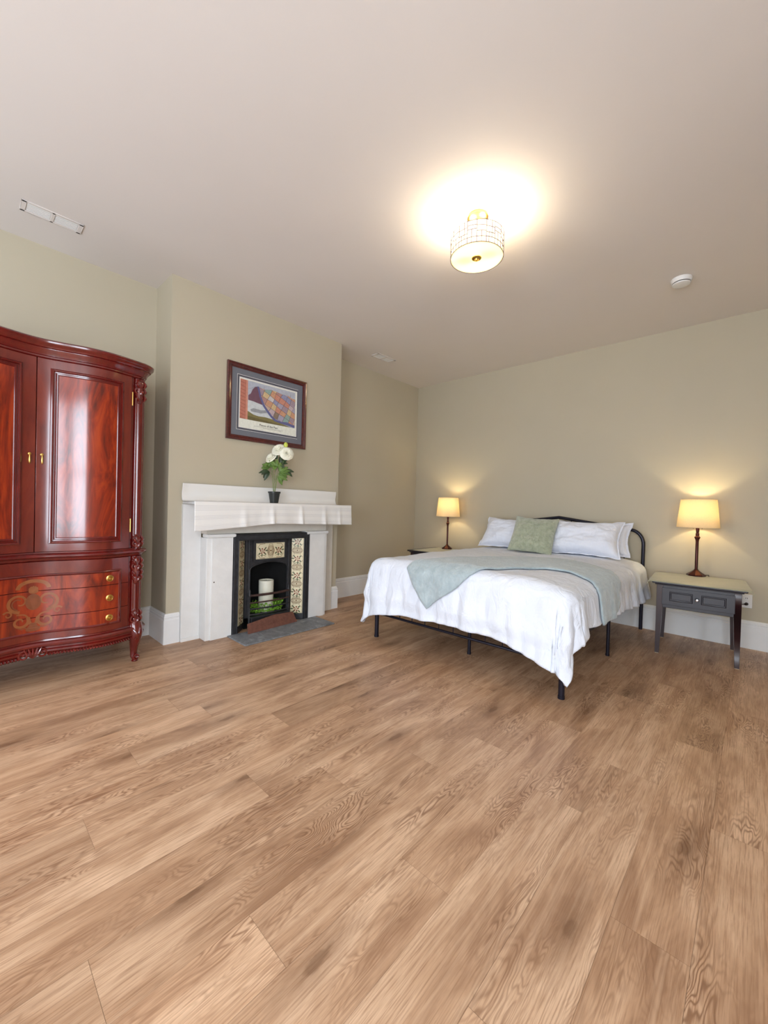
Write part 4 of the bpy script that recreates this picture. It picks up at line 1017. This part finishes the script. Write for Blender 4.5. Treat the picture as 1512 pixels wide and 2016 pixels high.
# pillows
def pillow(name, c, w, h, th, tilt, yaw, roll, mat, label, cat, group=None, flange=.02, seed=0, pinch=.09):
    """stands on its lower long edge; local x = width, local z = height, local y = thickness"""
    b = B(); N_ = 40
    def f(side):
        def g(u, v):
            U, V = u * 2 - 1, v * 2 - 1
            k = (max(0, 1 - abs(U) ** 3.2)) ** .55 * (max(0, 1 - abs(V) ** 3.2)) ** .55
            ns = noise.noise(Vector((U * 2.2 + seed, V * 2.2, seed))) * .45 + noise.noise(Vector((U * 5 + seed, V * 7, seed + 3))) * .22
            y = side * (th / 2 * k * (1 + ns * .5) + .002)
            xs_ = w / 2 * U * (1 - pinch * (1 - abs(V) ** 2) * abs(U) ** 3 + .02 * abs(U * V)); zs_ = h / 2 * V * (1 - pinch * (1 - abs(U) ** 2) * abs(V) ** 3 + .02 * abs(U * V))
            sag = -.02 * (1 - U * U) * (V > 0) * V
            return Vector((xs_, y + .01 * ns, zs_ + sag + .006 * noise.noise(Vector((U * 5, V * 5, seed + 8)))))
        return g
    b.grid(f(-1), N_, N_); b.grid(f(1), N_, N_)
    if flange:
        pts = []
        for k in range(0, 4 * 24):
            e, q_ = divmod(k, 24); a = q_ / 24 * 2 - 1; U, V = [(a, -1), (1, a), (-a, 1), (-1, -a)][e]
            pts.append((U, V))
        g = f(0); vs = []
        for i, (U, V) in enumerate(pts):
            p = g((U + 1) / 2, (V + 1) / 2); o = Vector((U if abs(U) > .98 else 0, 0, V if abs(V) > .98 else 0)); vs += [p, p + o * flange + Vector((0, .006 * math.sin(i * 1.3 + seed), 0))]
        n = len(pts); b.add(vs, [(2 * i, 2 * i + 1, 2 * ((i + 1) % n) + 1, 2 * ((i + 1) % n)) for i in range(n)])
    R3 = Matrix.Rotation(yaw, 3, 'Z') @ Matrix.Rotation(tilt, 3, 'X') @ Matrix.Rotation(roll, 3, 'Y')
    zmin = min((R3 @ p).z for p in b.v)
    b.v = [R3 @ p + Vector((c[0], c[1], c[2] - zmin)) for p in b.v]
    o = b.build(name, mat, angle=180)
    return tag(o, label, cat, group)
ZP = .694
pillow('pillow', (2.45, -.165, ZP), .66, .31, .13, R_(-20), R_(3), 0, 'pillow', 'white bed pillow at the back right, behind another white pillow', 'pillow', 'white bed pillows', seed=5, flange=.02)
pillow('pillow', (2.425, -.40, ZP), .67, .37, .23, R_(-32), R_(4), 0, 'pillow', 'plump white bed pillow at the front, right of the green cushion', 'pillow', 'white bed pillows', seed=2, flange=.012)
pillow('pillow', (1.68, -.37, ZP), .68, .37, .22, R_(-34), R_(-3), 0, 'pillow', 'white bed pillow partly hidden behind the left side of the green cushion', 'pillow', 'white bed pillows', seed=9, flange=.015)
pillow('cushion', (2.02, -.60, ZP), .42, .42, .14, R_(-36), R_(10), R_(3), 'cushion', 'square sage green plush cushion leaning on the white pillows', 'cushion', seed=4, flange=0, pinch=.03)

# ---------------------------------------------------------------- bedside tables (local: front faces -y)
def bedside():
    t = thing('bedside_table', (3.335, -.46, 0), 'dark wood bedside table with one drawer at the right of the bed', 'bedside table', 'dark bedside tables')
    W2, D2, Z = .258, .275, .585
    b = B(); b.box((-W2 - .03, -D2 - .035, Z - .018), (W2 + .03, D2 + .02, Z)); b.box((-W2 - .012, -D2 - .014, Z - .03), (W2 + .012, D2 + .01, Z - .018)); b.build('top', 'nswood', t, world=False, bevel=.005)
    b = B(); b.box((-W2 + .03, -D2 + .008, .375), (W2 - .03, -D2 + .022, Z - .03)); b.box((-W2 + .006, -D2 + .03, .375), (-W2 + .02, D2 - .03, Z - .03)); b.box((W2 - .02, -D2 + .03, .375), (W2 - .006, D2 - .03, Z - .03)); b.box((-W2 + .03, D2 - .02, .375), (W2 - .03, D2 - .006, Z - .03)); b.box((-W2 + .02, -D2 + .02, .376), (W2 - .02, D2 - .02, .386)); b.build('apron', 'nswood', t, world=False, bevel=.002)
    d = B(); d.box((-W2 + .036, -D2 - .002, .400), (W2 - .036, -D2 + .008, .535))
    for a, c in ((-W2 + .085, -.025), (.025, W2 - .085)):
        fr = -D2 - .002
        vs = []
        for ins, yy in ((0, fr), (.004, fr - .004), (.009, fr - .004), (.013, fr)):
            vs += [(a + ins, yy, .435 + ins), (c - ins, yy, .435 + ins), (c - ins, yy, .508 - ins), (a + ins, yy, .508 - ins)]
        d.add(vs, [(k * 4 + i, k * 4 + (i + 1) % 4, k * 4 + 4 + (i + 1) % 4, k * 4 + 4 + i) for k in range(3) for i in range(4)])
    d = d.build('drawer', 'nswood', t, world=False, bevel=.0015)
    B().lathe([(.006, 0), (.005, .008), (.011, .013), (.013, .019), (.009, .025), (0, .027)], (0, -D2 - .002, .468), 20, mat=Matrix.Rotation(R_(90), 4, 'X')).build('knob', 'chrome', d, world=False)
    for sx in (-1, 1):
        for sy in (-1, 1):
            b = B(); x1, y1 = sx * W2, sy * D2; w0, w1 = .042, .028
            for (za, wa), (zb_, wb) in (((.004, w1), (.38, w0)), ((.38, w0), (Z - .03, w0))):
                q_ = [(x1 - sx * w, y1 - sy * w2, z) for z, ww in ((za, wa), (zb_, wb)) for w, w2 in ((0, 0), (ww, 0), (ww, ww), (0, ww))]
                b.add(q_, [(0, 1, 2, 3), (4, 7, 6, 5), (0, 4, 5, 1), (1, 5, 6, 2), (2, 6, 7, 3), (3, 7, 4, 0)])
            b.box(*[tuple(v) for v in zip(*[sorted(p) for p in ((x1, x1 - sx * w1), (y1, y1 - sy * w1), (0, .004))])], 1)
            b.build('leg', ['nslegs', 'pale'], t, world=False, bevel=.0015)
    return t
nsR = bedside(); nsR.rotation_euler = (0, 0, R_(4.5))
nsR.location = (3.343, -.452, 0)
nsL = dup(nsR, (.755, -.415, 0), 0, 'dark wood bedside table in the far corner, left of the bed')
def ns_cloth(parent_loc, rz, full, label):
    W2, Y0_, Y1_, Z = .288, -.31, .296, .5855
    mt = Matrix.Translation(Vector(parent_loc)) @ Matrix.Rotation(rz, 4, 'Z')
    fl_ = .055 if full else .0
    def f(u, v):
        s = (u - .5) * 2 * (W2 + fl_ + .004); y = Y0_ + (Y1_ - Y0_) * v; o = abs(s) - W2
        if not full: s *= .72
        z = Z + .0015; x = s
        if full and o > 0:
            a = o / .03; x = math.copysign(W2 + .018 * math.sin(min(1.3, a)) + .010, s); z -= .018 * (1 - math.cos(min(1.5, a))) + max(0, o - .04) * .9
            x += math.copysign(.01 * max(0, a - 1), s)
        z += .001 * noise.noise(Vector((s * 9, y * 9, 0)))
        if v < .04: z -= .0065 * (1 - v / .04); y -= .004
        if not full: y = y * .93
        return mt @ Vector((x, y, z + .001))
    b = B(); b.grid(f, 60, 40); return tag(b.build('table_cloth', 'nscloth', angle=180, solid=.002), label, 'table cloth', 'cloths on the bedside tables')
ns_cloth(nsR.location, R_(4.5), True, 'grey-green cloth over the top of the right bedside table')
ns_cloth(nsL.location, 0, False, 'grey-green cloth on the bedside table in the far corner')

# table lamps
def lamp():
    t = thing('table_lamp', (3.306, -.176, .589), 'lit table lamp with linen shade on the right bedside table', 'table lamp', 'bronze bedside lamps')
    B().lathe([(.0, 0), (.066, 0), (.07, .004), (.068, .012), (.058, .02), (.04, .032), (.022, .046), (.014, .056), (.013, .06)], seg=8).build('base', 'lampmetal', t, world=False, angle=20)
    B().lathe([(.012, .058), (.011, .06), (.0115, .30), (.014, .318), (.021, .334), (.022, .340), (.013, .350), (.014, .372), (.010, .376), (.013, .40), (.013, .432), (.0, .432)], seg=20).build('stem', 'lampmetal', t, world=False)
    z0, z1, r0, r1 = .425, .668, .153, .128
    s = B().lathe([(r0, z0), (r0 * .995, z0 + .004), (r1, z1), (r1 - .002, z1), (r0 - .002, z0)], seg=64, closed=True).build('lamp_shade', 'linen', t, world=False)
    for rq, zq in ((r0, z0), (r1, z1)): B().tube([((rq - .001) * math.cos(a * .1309), (rq - .001) * math.sin(a * .1309), zq) for a in range(48)], .0018, 6, cyc=True).build('shade_trim', 'linen', s, world=False)
    b = B()
    for k in range(3): b.tube([(0, 0, z1 - .02), (r1 * .98 * math.cos(k * 2.094), r1 * .98 * math.sin(k * 2.094), z1 - .004)], .0015, 6)
    b.lathe([(0, z1 - .03), (.008, z1 - .028), (.005, z1), (0, z1 + .004)], seg=12); b.tube([(.03, 0, .41), (.045, 0, .5), (.03, 0, .62), (0, 0, .645)], .0015, 6); b.tube([(-.03, 0, .41), (-.045, 0, .5), (-.03, 0, .62), (0, 0, .645)], .0015, 6); b.build('harp', 'lampmetal', t, world=False)
    B().lathe([(0, .432), (.012, .434), (.014, .455), (.03, .49), (.03, .515), (.02, .54), (0, .548)], seg=20).build('bulb', 'bulb', t, world=False)
    bulb_light('bulb_glow', (0, 0, .565), TABLE_BULB, t, .025)
    return t
lampR = lamp()
lampL = dup(lampR, (.73, -.225, .589), 0, 'lit table lamp with linen shade in the far corner, left of the bed')

# wall outlet with plug and lamp cord
t = thing('wall_outlet', (3.64, 0, .40), 'white wall outlet with a dark plug beside the right bedside table', 'power outlet')
B().box((-.036, -.006, -.058), (.036, -.0005, .058)).build('cover_plate', 'plastic', t, world=False, bevel=.002)
for s in (-1, 1):
    b = B(); b.lathe([(0, .0012), (.016, .001), (.0165, 0)], (0, -.0062, s * .024), 20, mat=Matrix.Rotation(R_(90), 4, 'X')); r_ = b.build('socket', 'trim', t, world=False)
    if s > 0: B().box((-.007, -.0085, .018), (-.004, -.0073, .03)).box((.004, -.0085, .018), (.007, -.0073, .03)).build('slots', 'slot', r_, world=False, smooth=False)
b = B(); b.tube([(3.64, -.0085, .376), (3.64, -.022, .376), (3.632, -.04, .376)], [.013, .012, .008], 10); b.tube([(3.632, -.04, .376), (3.58, -.07, .37), (3.50, -.08, .36), (3.42, -.05, .40), (3.40, -.045, .50), (3.39, -.055, .56), (3.385, -.06, .5925), (3.37, -.09, .5925), (3.35, -.13, .5925)], .003, 8)
tag(b.build('lamp_cord', 'rubber'), 'dark lamp cord with plug in the wall outlet', 'cord')
